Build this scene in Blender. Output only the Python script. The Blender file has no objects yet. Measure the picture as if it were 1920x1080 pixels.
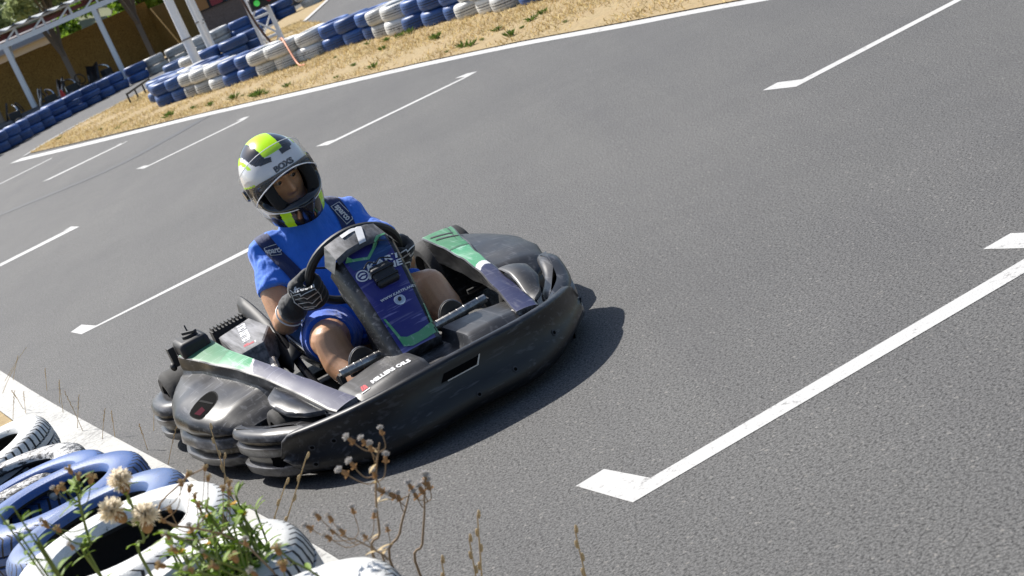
import bpy, bmesh, math, random
from mathutils import Vector, Matrix
from mathutils.bvhtree import BVHTree
R = math.radians
rnd = random.Random(7)
sc = bpy.context.scene
col = sc.collection
SK = 0.87027                      # the kart and its driver are drawn in units of 0.87 m

# ------------------------------------------------------------------ helpers
def V(*a): return Vector(a)
def lerp(a, b, t): return a + (b - a) * t
def sstep(a, b, x):
    t = max(0.0, min(1.0, (x - a) / (b - a))); return t * t * (3 - 2 * t)
def interp(tab, x):
    if x <= tab[0][0]: return tab[0][1]
    for (a, p), (b, q) in zip(tab, tab[1:]):
        if x <= b:
            t = (x - a) / (b - a); t = t * t * (3 - 2 * t) * .35 + t * .65
            return p + (q - p) * t
    return tab[-1][1]
def spline(pts, n, closed=False):
    P = [Vector(p) for p in pts]; out = []; m = len(P)
    segs = m if closed else m - 1
    for i in range(segs):
        p1 = P[i]; p2 = P[(i + 1) % m]
        p0 = P[(i - 1) % m] if (closed or i > 0) else p1 * 2 - p2
        p3 = P[(i + 2) % m] if (closed or i < m - 2) else p2 * 2 - p1
        for k in range(n):
            t = k / n
            out.append(.5 * ((2 * p1) + (p2 - p0) * t + (2 * p0 - 5 * p1 + 4 * p2 - p3) * t * t + (3 * p1 - p0 - 3 * p2 + p3) * t ** 3))
    if not closed: out.append(P[-1].copy())
    return out

class MB:
    def __init__(s): s.v = []; s.f = []; s.m = []
    def add(s, vs, fs, mi=0):
        o = len(s.v); s.v += [Vector(p) for p in vs]
        for f in fs: s.f.append([i + o for i in f]); s.m.append(mi)
        return s
    def grid(s, rows, mi=0, cu=False, cv=False, mfun=None):
        n = len(rows); k = len(rows[0]); o = len(s.v)
        for r in rows: s.v += [Vector(p) for p in r]
        for i in range(n if cv else n - 1):
            for j in range(k if cu else k - 1):
                a = o + i * k + j; b = o + i * k + (j + 1) % k
                c = o + ((i + 1) % n) * k + (j + 1) % k; d = o + ((i + 1) % n) * k + j
                s.f.append([a, b, c, d]); s.m.append(mfun(i, j) if mfun else mi)
        return s
    def ngon(s, pts, mi=0, flip=False):
        o = len(s.v); s.v += [Vector(p) for p in pts]
        f = list(range(o, o + len(pts)))
        s.f.append(f[::-1] if flip else f); s.m.append(mi); return s
    def tube(s, pts, r, n=10, mi=0, caps=True, flat=None):
        P = [Vector(p) for p in pts]; rr = r if isinstance(r, (list, tuple)) else [r] * len(P)
        T = [((P[min(i + 1, len(P) - 1)]) - P[max(i - 1, 0)]).normalized() for i in range(len(P))]
        up = V(0, 0, 1) if abs(T[0].z) < .9 else V(1, 0, 0)
        x = up.cross(T[0]).normalized(); rows = []
        for p, t, q in zip(P, T, rr):
            x = (x - t * x.dot(t)).normalized(); y = t.cross(x)
            rows.append([p + (x * math.cos(a) + y * math.sin(a) * (flat or 1)) * q for a in [2 * math.pi * k / n for k in range(n)]])
        s.grid(rows, mi, cu=True)
        if caps: s.ngon(rows[0], mi, True); s.ngon(rows[-1], mi)
        return s
    def box(s, c, d, mi=0, M=None):
        c = Vector(c); h = Vector(d) / 2
        vs = [V(i * h.x, j * h.y, k * h.z) for i in (-1, 1) for j in (-1, 1) for k in (-1, 1)]
        if M: vs = [M @ p for p in vs]
        return s.add([c + p for p in vs], [(0, 1, 3, 2), (4, 6, 7, 5), (0, 4, 5, 1), (2, 3, 7, 6), (0, 2, 6, 4), (1, 5, 7, 3)], mi)
    def bar(s, a, b, w, h, mi=0, up=V(0, 0, 1)):
        a = Vector(a); b = Vector(b); t = (b - a).normalized()
        if abs(t.dot(up)) > .95: up = V(1, 0, 0)
        x = t.cross(up).normalized(); y = x.cross(t)
        vs = [p + x * (i * w / 2) + y * (j * h / 2) for p in (a, b) for i, j in ((-1, -1), (1, -1), (1, 1), (-1, 1))]
        return s.add(vs, [(3, 2, 1, 0), (4, 5, 6, 7), (0, 1, 5, 4), (1, 2, 6, 5), (2, 3, 7, 6), (3, 0, 4, 7)], mi)
    def lathe(s, prof, n=32, mi=0, M=None, closed=False):
        rows = []
        for k in range(n):
            a = 2 * math.pi * k / n
            rows.append([V(r * math.cos(a), r * math.sin(a), z) for r, z in prof])
        if M: rows = [[M @ p for p in r] for r in rows]
        return s.grid(rows, mi, cv=True, cu=closed)
    def blob(s, c, rad, mi=0, nu=14, nv=9, M=None):
        rows = []
        for i in range(nv + 1):
            e = -math.pi / 2 + math.pi * i / nv
            rows.append([V(rad[0] * math.cos(e) * math.cos(a), rad[1] * math.cos(e) * math.sin(a), rad[2] * math.sin(e)) for a in [2 * math.pi * k / nu for k in range(nu)]])
        rows = [[(M @ p if M else p) + Vector(c) for p in r] for r in rows]
        return s.grid(rows, mi, cu=True)
    def bvh(s): return BVHTree.FromPolygons([tuple(p) for p in s.v], s.f)
    def mirror(s):
        o = MB(); o.v = [V(p.x, -p.y, p.z) for p in s.v]; o.f = [f[::-1] for f in s.f]; o.m = list(s.m); return o
    def build(s, name, mats, parent=None, scale=1.0, smooth=35, bevel=0, recalc=True, sub=0, solid=0):
        me = bpy.data.meshes.new(name)
        me.from_pydata([tuple(p * scale) for p in s.v], [], s.f)
        mats = mats if isinstance(mats, (list, tuple)) else [mats]
        for m in mats: me.materials.append(m)
        me.polygons.foreach_set('material_index', s.m)
        if recalc:
            bm = bmesh.new(); bm.from_mesh(me)
            bmesh.ops.remove_doubles(bm, verts=bm.verts, dist=1e-5)
            bmesh.ops.recalc_face_normals(bm, faces=bm.faces); bm.to_mesh(me); bm.free()
        if smooth:
            me.polygons.foreach_set('use_smooth', [True] * len(me.polygons))
            me.set_sharp_from_angle(angle=R(smooth))
        me.update()
        o = bpy.data.objects.new(name, me); col.objects.link(o)
        if parent: o.parent = parent
        if bevel:
            b = o.modifiers.new('bevel', 'BEVEL'); b.width = bevel * scale; b.segments = 2; b.limit_method = 'ANGLE'; b.angle_limit = R(30)
        if solid:
            b = o.modifiers.new('solid', 'SOLIDIFY'); b.thickness = solid * scale; b.offset = -1
        if sub:
            b = o.modifiers.new('sub', 'SUBSURF'); b.levels = sub; b.render_levels = sub
        return o

def tag(o, label=None, cat=None, group=None, kind=None):
    if label: o['label'] = label
    if cat: o['category'] = cat
    if group: o['group'] = group
    if kind: o['kind'] = kind
    return o
def empty(name, loc, rz=0):
    o = bpy.data.objects.new(name, None); col.objects.link(o); o.location = loc; o.rotation_euler = (0, 0, rz); o.empty_display_size = .1
    return o
def copy_tree(o, parent=None):
    c = o.copy(); col.objects.link(c); c.parent = parent
    for ch in list(o.children): copy_tree(ch, c)
    return c

# ------------------------------------------------------------------ flat decals pressed onto a surface
def fill2d(outline, step):
    bm = bmesh.new(); vs = [bm.verts.new((p[0], p[1], 0)) for p in outline]; f = bm.faces.new(vs)
    bmesh.ops.triangulate(bm, faces=[f])
    for _ in range(5):
        es = [e for e in bm.edges if e.calc_length() > step]
        if not es: break
        bmesh.ops.subdivide_edges(bm, edges=es, cuts=1); bmesh.ops.triangulate(bm, faces=bm.faces[:])
    bm.verts.index_update()
    r = ([(v.co.x, v.co.y) for v in bm.verts], [[v.index for v in f.verts] for f in bm.faces]); bm.free(); return r
def text2d(s, size=1.0, shear=0.0, space=1.0, bold=0.0):
    cu = bpy.data.curves.new('printed_marks', 'FONT'); cu.body = s; cu.size = size; cu.shear = shear; cu.align_x = 'CENTER'; cu.align_y = 'CENTER'
    cu.space_character = space; cu.resolution_u = 3; cu.offset = bold
    ob = bpy.data.objects.new('printed_marks', cu); col.objects.link(ob)
    dg = bpy.context.evaluated_depsgraph_get(); me = bpy.data.meshes.new_from_object(ob.evaluated_get(dg))
    r = ([(v.co.x, v.co.y) for v in me.vertices], [list(p.vertices) for p in me.polygons])
    bpy.data.objects.remove(ob); bpy.data.curves.remove(cu); bpy.data.meshes.remove(me); return r
def press(mb, shape, o, u, v, mi, tree, off=.002, sx=1, sy=1, reach=.15, keep=False):
    """lay a 2-D shape (verts, faces) with axes u, v at o onto the surface held in tree"""
    o = Vector(o); u = Vector(u).normalized(); v = Vector(v); v = (v - u * v.dot(u)).normalized(); n = u.cross(v)
    vs = []; ok = []
    for x, y in shape[0]:
        p = o + u * (x * sx) + v * (y * sy)
        h = tree.ray_cast(p + n * reach, -n, reach * 2.5)
        if h[0] is None: vs.append(p); ok.append(keep)
        else: vs.append(h[0] + n * off); ok.append(True)
    fs = [f for f in shape[1] if all(ok[i] for i in f)]
    mb.add(vs, fs, mi)

# ------------------------------------------------------------------ materials
def newmat(name):
    m = bpy.data.materials.new(name); m.use_nodes = True; nt = m.node_tree
    return m, nt, nt.nodes['Principled BSDF']
def N(nt, t, **k):
    n = nt.nodes.new(t)
    for a, b in k.items():
        if a in n.inputs.keys(): n.inputs[a].default_value = b
        else: setattr(n, a, b)
    return n
def L(nt, a, b): nt.links.new(a, b)
def coords(nt, kind='Object', scale=(1, 1, 1), rot=(0, 0, 0)):
    tc = N(nt, 'ShaderNodeTexCoord'); mp = N(nt, 'ShaderNodeMapping'); mp.inputs['Scale'].default_value = scale; mp.inputs['Rotation'].default_value = rot
    L(nt, tc.outputs[kind], mp.inputs['Vector']); return mp.outputs['Vector']
def noise(nt, vec, scale, detail=3, rough=.6):
    n = N(nt, 'ShaderNodeTexNoise'); n.inputs['Scale'].default_value = scale; n.inputs['Detail'].default_value = detail; n.inputs['Roughness'].default_value = rough
    L(nt, vec, n.inputs['Vector']); return n.outputs['Fac']
def ramp(nt, fac, stops, interp='LINEAR'):
    r = N(nt, 'ShaderNodeValToRGB'); e = r.color_ramp.elements; r.color_ramp.interpolation = interp
    while len(e) < len(stops): e.new(.5)
    for x, (p, c) in zip(e, stops):
        x.position = p; x.color = (c, c, c, 1) if not isinstance(c, (tuple, list)) else (*c[:3], 1)
    L(nt, fac, r.inputs['Fac']); return r.outputs['Color']
def mix(nt, fac, a, b, mode='MIX'):
    m = N(nt, 'ShaderNodeMix', data_type='RGBA', blend_type=mode)
    for ix, val in ((0, fac), (6, a), (7, b)):
        sck = m.inputs[ix]
        if hasattr(val, 'is_linked'): L(nt, val, sck)
        elif ix == 0: sck.default_value = val
        else: sck.default_value = (*val[:3], 1) if not isinstance(val, (int, float)) else (val, val, val, 1)
    return m.outputs[2]
def bump(nt, bs, h, strength=.3, dist=.01):
    b = N(nt, 'ShaderNodeBump'); b.inputs['Strength'].default_value = strength; b.inputs['Distance'].default_value = dist
    L(nt, h, b.inputs['Height']); L(nt, b.outputs['Normal'], bs.inputs['Normal'])
def flat(name, c, rough=.6, metal=0, var=.12, scale=30, bmp=0, spec=None):
    m, nt, b = newmat(name); vec = coords(nt)
    n = noise(nt, vec, scale)
    L(nt, mix(nt, n, [x * (1 - var) for x in c], [min(1, x * (1 + var)) for x in c]), b.inputs['Base Color'])
    b.inputs['Roughness'].default_value = rough; b.inputs['Metallic'].default_value = metal
    if spec is not None: b.inputs['Specular IOR Level'].default_value = spec
    if bmp: bump(nt, b, n, bmp)
    return m
def scuffed(name, c, light, rough=(.3, .6), stretch=(1, 1, 1), amount=.5, scr=.6, coat=0, dust=.0):
    """moulded plastic with haze patches, long scratches and dust"""
    m, nt, b = newmat(name); vec = coords(nt)
    big = noise(nt, vec, 4.0, 3, .55)
    k = max(stretch); long_ = tuple(1.3 if t == min(stretch) else 15 for t in stretch)
    v2 = coords(nt, 'Object', long_, (.12, .06, .1)); streak = noise(nt, v2, 3.2, 3, .58)
    v3 = coords(nt, 'Object', (13, 1.6, 13), (.4, -.3, .5)); sc2 = noise(nt, v3, 5, 3, .55)
    patch = ramp(nt, big, [(.42, 0), (.75, amount)])
    s1 = ramp(nt, streak, [(.575, 0), (.66, scr * .9)]); s2 = ramp(nt, sc2, [(.61, 0), (.68, scr * .8)])
    a = mix(nt, patch, c, light); a = mix(nt, s1, a, [x * 1.25 for x in light]); a = mix(nt, s2, a, [min(1, x * 1.9) for x in light])
    if dust:
        g = N(nt, 'ShaderNodeNewGeometry'); sp = N(nt, 'ShaderNodeSeparateXYZ'); L(nt, g.outputs['Normal'], sp.inputs[0])
        up = ramp(nt, sp.outputs['Z'], [(.55, 0), (.98, dust)]); dn = noise(nt, vec, 14, 5); dm = N(nt, 'ShaderNodeMath', operation='MULTIPLY')
        L(nt, up, dm.inputs[0]); L(nt, ramp(nt, dn, [(.3, .2), (.7, 1)]), dm.inputs[1])
        a = mix(nt, dm.outputs[0], a, (.20, .18, .155))
    L(nt, a, b.inputs['Base Color'])
    L(nt, ramp(nt, big, [(.30, rough[0]), (.72, rough[1])]), b.inputs['Roughness'])
    ge = N(nt, 'ShaderNodeNewGeometry'); pw = ramp(nt, ge.outputs['Pointiness'], [(.53, 0), (.60, 1)]); wn = ramp(nt, streak, [(.35, .15), (.6, 1)]); pm = N(nt, 'ShaderNodeMath', operation='MULTIPLY'); L(nt, pw, pm.inputs[0]); L(nt, wn, pm.inputs[1])
    a = mix(nt, pm.outputs[0], a, [min(1, x * 2.2 + .05) for x in light]); L(nt, a, b.inputs['Base Color'])
    b.inputs['Specular IOR Level'].default_value = .38
    if coat: b.inputs['Coat Weight'].default_value = coat; b.inputs['Coat Roughness'].default_value = .15
    bump(nt, b, streak, .03, .002)
    return m
M = {}
def translucent(m, amt):
    nt = m.node_tree; b = nt.nodes['Principled BSDF']; out = nt.nodes['Material Output']; t = N(nt, 'ShaderNodeBsdfTranslucent'); mx = N(nt, 'ShaderNodeMixShader'); mx.inputs[0].default_value = amt
    L(nt, b.inputs['Base Color'].links[0].from_socket, t.inputs[0]); L(nt, b.outputs[0], mx.inputs[1]); L(nt, t.outputs[0], mx.inputs[2]); L(nt, mx.outputs[0], out.inputs[0]); return m
M['black'] = scuffed('scuffed_black_plastic', (.016, .017, .019), (.07, .07, .075), (.27, .55), (1, 8, 8), .5, .5, dust=.35)
M['black_side'] = scuffed('scraped_black_plastic', (.010, .010, .0115), (.060, .060, .064), (.25, .42), (1, 5, 8), .12, .9, dust=.04)
M['face'] = scuffed('bumper_face_plastic', (.0085, .0088, .0098), (.032, .032, .035), (.28, .52), (5, .8, 8), .3, .9)
M['grey_top'] = scuffed('dull_grey_plastic', (.014, .015, .0175), (.07, .07, .075), (.34, .52), (2, 5, 4), .3, .6, dust=.16)
M['soft_black'] = flat('matt_black', (.014, .014, .015), .6)
M['gloss_black'] = flat('gloss_black', (.012, .012, .014), .22)
M['dark'] = flat('deep_black', (.004, .004, .004), .95, spec=.05)
M['dim'] = flat('dim_black', (.012, .012, .012), .9, spec=.15)
M['rubber'] = flat('tyre_rubber', (.02, .019, .018), .8, bmp=.2)
M['steel'] = scuffed('worn_steel_tube', (.16, .155, .15), (.33, .32, .3), (.25, .5), (1, 6, 6), .5, .5); M['steel'].node_tree.nodes['Principled BSDF'].inputs['Metallic'].default_value = .7
M['chrome'] = flat('bright_metal', (.6, .6, .6), .25, 1)
M['green'] = scuffed('green_sticker', (.022, .17, .062), (.13, .24, .17), (.46, .6), (1, 5, 5), .5, .5, dust=.12)
M['green2'] = scuffed('bright_green_sticker', (.05, .28, .10), (.30, .42, .34), (.25, .45), (1, 5, 5), .6, .5)
M['blue_st'] = scuffed('navy_blue_sticker', (.014, .016, .150), (.11, .105, .22), (.24, .45), (4, 1, 4), .5, .8)
M['blue_pod'] = scuffed('scraped_blue_sticker', (.010, .013, .060), (.060, .062, .095), (.48, .62), (1, 5, 5), .6, .8)
M['teal'] = scuffed('teal_blue_sticker', (.01, .04, .14), (.05, .10, .22), (.3, .5), (4, 1, 4), .4, .3)
M['white_st'] = flat('white_print', (.62, .62, .62), .45)
M['grey_st'] = flat('grey_print', (.28, .28, .29), .45)
M['red_st'] = flat('red_print', (.45, .04, .05), .45)
M['red_part'] = flat('dark_red_part', (.05, .004, .012), .95, spec=.1)
M['plate'] = scuffed('number_plate_grey', (.030, .031, .035), (.07, .07, .075), (.6, .75), (1, 4, 4), .4, .35)
M['bare_sunlit'] = flat('bare_sunlit_edge', (.5, .46, .4), .5)  # also paints the sunlit surfaces seen through the bumper slot
BK = {'A': [(-0.31, 2.9, 0.782), (-0.37, 2.9, 0.791), (-0.348, 2.9, 0.779), (-0.339, 2.9, 0.764), (-0.384, 2.9, 0.749), (-0.406, 2.9, 0.741), (-0.321, 2.9, 0.734), (-0.354, 2.9, 0.717)], 'A_stem': [(-0.42, 2.9, 0.529), (-0.39, 2.9, 0.604), (-0.373, 2.9, 0.657), (-0.347, 2.9, 0.716), (-0.322, 2.9, 0.758)], 'B': [(-0.322, 3.05, 0.621), (-0.306, 3.05, 0.608), (-0.287, 3.05, 0.622), (-0.32, 3.05, 0.601), (-0.362, 3.05, 0.62), (-0.38, 3.05, 0.637), (-0.348, 3.05, 0.61), (-0.288, 3.05, 0.611)], 'B_stem': [(-0.375, 3.05, 0.437), (-0.346, 3.05, 0.499), (-0.317, 3.05, 0.556), (-0.303, 3.05, 0.59)], 'B_stem2': [(-0.416, 3.05, 0.456), (-0.376, 3.05, 0.536), (-0.344, 3.05, 0.579), (-0.328, 3.05, 0.601)], 'C': [(-0.435, 2.75, 0.723), (-0.443, 2.75, 0.699), (-0.428, 2.75, 0.694), (-0.393, 2.75, 0.719), (-0.454, 2.75, 0.735), (-0.455, 2.75, 0.693), (-0.396, 2.75, 0.668), (-0.477, 2.75, 0.722), (-0.353, 2.75, 0.664), (-0.362, 2.75, 0.696)], 'C_stem': [(-0.381, 2.75, 0.567), (-0.376, 2.75, 0.607), (-0.391, 2.75, 0.635), (-0.412, 2.75, 0.665)], 'D': [(-0.759, 2.9, 0.884), (-0.796, 2.9, 0.839), (-0.748, 2.9, 0.807), (-0.829, 2.9, 0.937), (-0.821, 2.9, 0.92), (-0.869, 2.9, 0.918), (-0.855, 2.9, 0.914), (-0.802, 2.9, 0.907), (-0.913, 2.9, 0.874), (-0.895, 2.9, 0.848), (-0.911, 2.9, 0.863), (-0.889, 2.9, 0.814)], 'D_stem': [(-0.786, 2.9, 0.689), (-0.768, 2.9, 0.769), (-0.761, 2.9, 0.831), (-0.76, 2.9, 0.868)], 'D_stem2': [(-0.865, 2.9, 0.727), (-0.856, 2.9, 0.799), (-0.842, 2.9, 0.868), (-0.83, 2.9, 0.911)], 'E_c': [(-0.682, 3.0, 0.71), (-0.721, 3.0, 0.672), (-0.73, 3.0, 0.71), (-0.651, 3.0, 0.73), (-0.645, 3.0, 0.699), (-0.695, 3.0, 0.75), (-0.699, 3.0, 0.65), (-0.765, 3.0, 0.669), (-0.782, 3.0, 0.7)], 'E_heads': [(-0.659, 2.95, 0.832), (-0.627, 2.95, 0.83), (-0.63, 2.95, 0.811), (-0.6, 2.95, 0.787), (-0.615, 2.95, 0.782), (-0.668, 2.95, 0.807), (-0.607, 2.95, 0.773), (-0.666, 2.95, 0.79), (-0.677, 2.95, 0.822), (-0.717, 2.95, 0.785), (-0.667, 2.95, 0.773), (-0.737, 2.95, 0.772), (-0.743, 2.95, 0.748)], 'F': [(-0.872, 2.6, 0.985), (-0.869, 2.6, 0.964), (-0.86, 2.6, 0.945), (-0.857, 2.6, 0.915), (-0.846, 2.6, 0.963), (-0.838, 2.6, 0.935), (-0.848, 2.6, 0.988), (-0.84, 2.6, 0.921)], 'Gh': [(-0.63, 2.5, 0.879), (-0.63, 2.5, 0.851), (-0.625, 2.5, 0.815), (-0.659, 2.5, 0.836), (-0.592, 2.5, 0.829), (-0.586, 2.5, 0.802), (-0.592, 2.5, 0.876), (-0.552, 2.5, 0.801), (-0.539, 2.5, 0.771), (-0.488, 2.5, 0.785), (-0.525, 2.5, 0.821), (-0.491, 2.5, 0.758)], 'stalks': [((-0.556, 3.6, 0.591), (-0.698, 3.6, 0.515)), ((-0.62, 3.6, 0.556), (-0.692, 3.6, 0.523)), ((-0.856, 4.3, 0.568), (-0.899, 4.3, 0.434)), ((-0.857, 4.3, 0.481), (-0.897, 4.3, 0.444)), ((-0.233, 3.1, 0.491), (-0.309, 3.1, 0.384)), ((-0.072, 3.0, 0.424), (-0.109, 3.0, 0.328)), ((-0.321, 3.0, 0.474), (-0.343, 3.0, 0.438)), ((-0.262, 3.05, 0.472), (-0.301, 3.05, 0.402))], 'far_stalks': [(-2.46, 8.801, -2.364, 0.095), (-2.79, 9.527, -2.688, 0.022), (-2.838, 9.599, -2.714, 0.064), (-2.06, 7.529, -1.959, 0.218), (-2.189, 8.093, -2.128, 0.17), (-2.285, 8.351, -2.263, 0.086), (-2.074, 7.631, -1.998, 0.131), (-1.774, 7.144, -1.738, 0.054), (-1.645, 6.97, -1.585, 0.056), (-1.911, 7.212, -1.835, 0.081), (-2.479, 8.456, -2.388, 0.126), (-2.506, 8.448, -2.475, 0.122), (-1.635, 6.703, -1.6, 0.107), (-1.465, 6.349, -1.416, 0.094), (-2.799, 9.266, -2.693, 0.117), (-2.477, 8.598, -2.491, -0.118)], 'weeds': [(-6.17, 29.66), (-6.34, 31.1), (-5.46, 28.16), (-5.08, 26.67), (-4.61, 26.94), (-4.09, 25.58), (-3.64, 23.98), (-3.48, 24.58), (-5.14, 28.52), (-4.59, 27.63), (-3.31, 23.85), (-3.06, 24.22), (-2.75, 23.43), (-2.35, 22.74), (-2.23, 22.69), (-1.94, 21.58), (-1.82, 21.38), (-1.08, 24.58), (-0.9, 22.33), (-0.83, 24.27), (-0.71, 24.94), (-0.86, 19.41), (-0.81, 18.93), (-0.65, 19.99), (-0.45, 22.24), (-0.21, 21.39), (-0.04, 21.17), (0.1, 21.04), (-0.27, 20.42), (-0.43, 18.68), (0.88, 16.9), (0.92, 15.92), (0.96, 15.5), (1.06, 16.2), (1.2, 16.5), (1.33, 16.66), (0.69, 16.66), (0.5, 16.81), (0.57, 16.59), (0.34, 16.97), (1.36, 15.13), (-1.52, 21.04), (-1.47, 23.75), (-1.37, 24.4), (-4.15, 39.76), (-4.59, 37.65), (-1.12, 18.54), (-1.35, 20.04), (-4.14, 24.67), (-2.79, 22.57), (0.33, 18.85)]}
# ------------------------------------------------------------------ the kart
kart = empty('go_kart', (-0.6970, 6.6094, 0), R(18 - 90))
tag(kart, 'black rental go-kart with number 7 on its blue front panel, cornering with a driver aboard', 'go-kart')
def kb(mb, name, mats, parent=None, **k): return mb.build(name, mats, parent or kart, scale=SK, **k)
def xtop(y): return 1.615 - .36 * (abs(y) / .66) ** 2.8
def xbot(y): return 1.675 - .42 * (abs(y) / .68) ** 2.8
def zr(y): return .272 - .05 * (abs(y) / .6) ** 2
ZB = lambda y: .056 + .02 * sstep(.1, .6, y) + .012 * math.cos(y * 9)

# front bumper: the big smooth face plate
mb = MB(); ys = [-.655 + 1.31 * i / 60 for i in range(61)]
rows = []
for y in ys:
    e = sstep(.50, .655, abs(y)); e2 = 1 - math.sqrt(max(0, 1 - ((abs(y) - .60) / .055) ** 2)) if abs(y) > .60 else 0
    zb, zt = ZB(y), zr(y); mid = lerp(zb, zt, .42)
    zb = lerp(zb, mid, e2 * .98); zt = lerp(zt, mid, e2 * .98)
    dy = .001; nx = V(1, -(xtop(y + dy) - xtop(y - dy)) / (2 * dy), 0).normalized()
    pr = []
    h = zt - zb
    for t, d in ((-.14, -.07), (-.07, -.012), (0, .0), (.02, .004), (.10, .012), (.22, .016), (.36, .010), (.5, .006), (.66, .008), (.82, .012), (.92, .018), (.965, .017), (.99, .010), (1.0, -.002), (.99, -.014), (.95, -.022), (.86, -.03), (.6, -.034)):
        xx = lerp(xbot(y), xtop(y), max(0, min(1, t)))
        pr.append(V(xx, y, zb + h * t) + nx * d)
    rows.append(pr)
mb.grid(rows)
tree = mb.bvh()
# dark slot; its bright edge is painted sunlight on the surfaces behind
SO = ((1.6, 0, .212), (0, 1, 0), (0, 0, 1))
press(mb, fill2d([(-.085, -.014), (.072, -.014), (.092, .013), (-.060, .013)], .03), *SO, 1, tree, .0025)
press(mb, fill2d([(-.060, -.0175), (.073, -.0175), (.072, -.0135), (-.058, -.0135)], .03), *SO, 2, tree, .004)
press(mb, fill2d([(.071, -.0175), (.096, .016), (.090, .016), (.067, -.0135)], .03), *SO, 2, tree, .004)
disc = [(math.cos(a) * .011, math.sin(a) * .011) for a in [2 * math.pi * k / 12 for k in range(12)]]
inn = [(x * .55, y * .55) for x, y in disc]
for yy, zz in ((.02, .105), (.19, .118), (-.585, .09), (-.57, .15), (-.50, .155), (.42, .14)):
    press(mb, fill2d(disc, .02), (1.6, yy, zz), (0, 1, 0), (0, 0, 1), 3, tree, .003)
    press(mb, fill2d(inn, .02), (1.6, yy, zz), (0, 1, 0), (0, 0, 1), 1, tree, .005)
kb(mb, 'front_bumper', [M['face'], M['dark'], M['bare_sunlit'], M['plate']], smooth=50, solid=0)

# deck of the nose behind the ridge with its two raised blocks
mb = MB()
def deckz(x, y):
    a = abs(y - .03); z = .228 - .035 * (abs(y) / .6) ** 2
    s = sstep(.075, .098, a) * (1 - sstep(.36, .43, a))
    front = 1 - sstep(xtop(y) - .15, xtop(y) - .05, x)
    back = sstep(1.17, 1.20, x)
    z += .047 * s * front * back * (1 - .25 * sstep(.2, .36, a))
    z -= .016 * (1 - sstep(.06, .08, a)) * sstep(1.30, 1.33, x)
    return z
rows = []
for i in range(97):
    y = -.60 + 1.20 * i / 96
    x1 = xtop(y) - .022; x0 = 1.165
    x0 = min(x0, x1 - .05)
    rows.append([V(lerp(x0, x1, j / 40), y, deckz(lerp(x0, x1, j / 40), y)) for j in range(41)])
mb.grid(rows)
mb.grid([[r[0], r[0] - V(0, 0, .1)] for r in rows])
tree = mb.bvh()
def millers(mb, tree, o, u, v, s, red, white, sy=1.0):
    """red leaning M emblem and the two words"""
    for k in range(3):
        x = -.155 + k * .0125
        press(mb, fill2d([(x, -.018), (x + .010, -.018), (x + .020 - (k == 2) * .003, .020), (x + .010, .020)] if k < 2 else [(x, -.018), (x + .012, -.018), (x + .012, .013), (x + .004, .020)], .01), o, u, v, red, tree, .0022, s, s * sy)
    press(mb, fill2d([(-.163, -.026), (-.112, -.026), (-.112, -.022), (-.163, -.022)], .02), o, u, v, white, tree, .0022, s, s * sy)
    press(mb, text2d('MILLERS OILS', .040, 0, 1.02, .0024), (Vector(o) + Vector(u).normalized() * .030 * s), u, v, white, tree, .0022, s * .98, s * sy)
millers(mb, tree, (1.425, -.205, .29), (.10, 1, -.03), (-.95, .1, .3), .70, 1, 2, 2.2)
press(mb, fill2d([(-.02, -.02), (.03, -.02), (.02, .02), (-.02, .01)], .02), (1.42, .37, .28), (-.3, 1, -.1), (-.9, -.3, .3), 3, tree, .003)
kb(mb, 'nose_deck', [M['grey_top'], M['red_st'], M['white_st'], M['bare_sunlit']], smooth=40)

# boxy bumper ends with moulded grooves
def offset_poly(poly, d):
    n = len(poly); out = []
    for i in range(n):
        a, b, c = poly[i - 1], poly[i], poly[(i + 1) % n]
        e1 = (b - a); e2 = (c - b); n1 = V(e1.y, -e1.x, 0).normalized(); n2 = V(e2.y, -e2.x, 0).normalized()
        m = (n1 + n2); m = m.normalized() if m.length > 1e-4 else n1
        out.append(b - m * d)
    return out
def moulding(poly, prof, sub=5, cap=True, zfun=None):
    P = spline([V(x, y, 0) for x, y in poly], sub, True); mb = MB(); rows = []
    A = sum(P[i].x * P[(i + 1) % len(P)].y - P[(i + 1) % len(P)].x * P[i].y for i in range(len(P)))
    if A < 0: P = P[::-1]
    for z, d in prof:
        q = offset_poly(P, d); rows.append([V(p.x, p.y, z + (zfun(p, z) if zfun else 0)) for p in q])
    mb.grid(rows, cu=True)
    if cap: mb.ngon(rows[-1]); mb.ngon(rows[0], 0, True)
    return mb
groove = [(.035, .045), (.04, .02), (.055, .004), (.088, 0), (.094, .008), (.098, .02), (.124, .02), (.129, .006), (.135, .0), (.162, .0), (.166, .007), (.170, .016), (.180, .016), (.186, .005), (.192, .0), (.204, .003), (.213, .011), (.219, .026), (.222, .05)]
endpoly = [(1.44, -.50), (1.345, -.60), (1.23, -.685), (1.08, -.735), (.97, -.752), (.905, -.742), (.90, -.70), (.985, -.668), (1.13, -.615), (1.29, -.515)]
for sgn in (1, -1):
    mb = moulding(endpoly, groove, 6, zfun=lambda p, z: (-.02 * sstep(1.2, 1.42, p.x) + .012 + (.05 * sstep(-1.25, -1.0, -p.x) if sgn < 0 else 0)) * sstep(.1, .2, z))
    tree = mb.bvh()
    press(mb, fill2d([(-.03, -.014), (.05, -.02), (.05, .012), (-.03, .016)], .02), (1.21, -.70, .11), (1, .3, 0), (0, 0, 1), 1, tree, .002)
    if sgn < 0: mb = mb.mirror()
    kb(mb, 'bumper_end', [M['black_side'], M['dark']], smooth=45)

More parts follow.
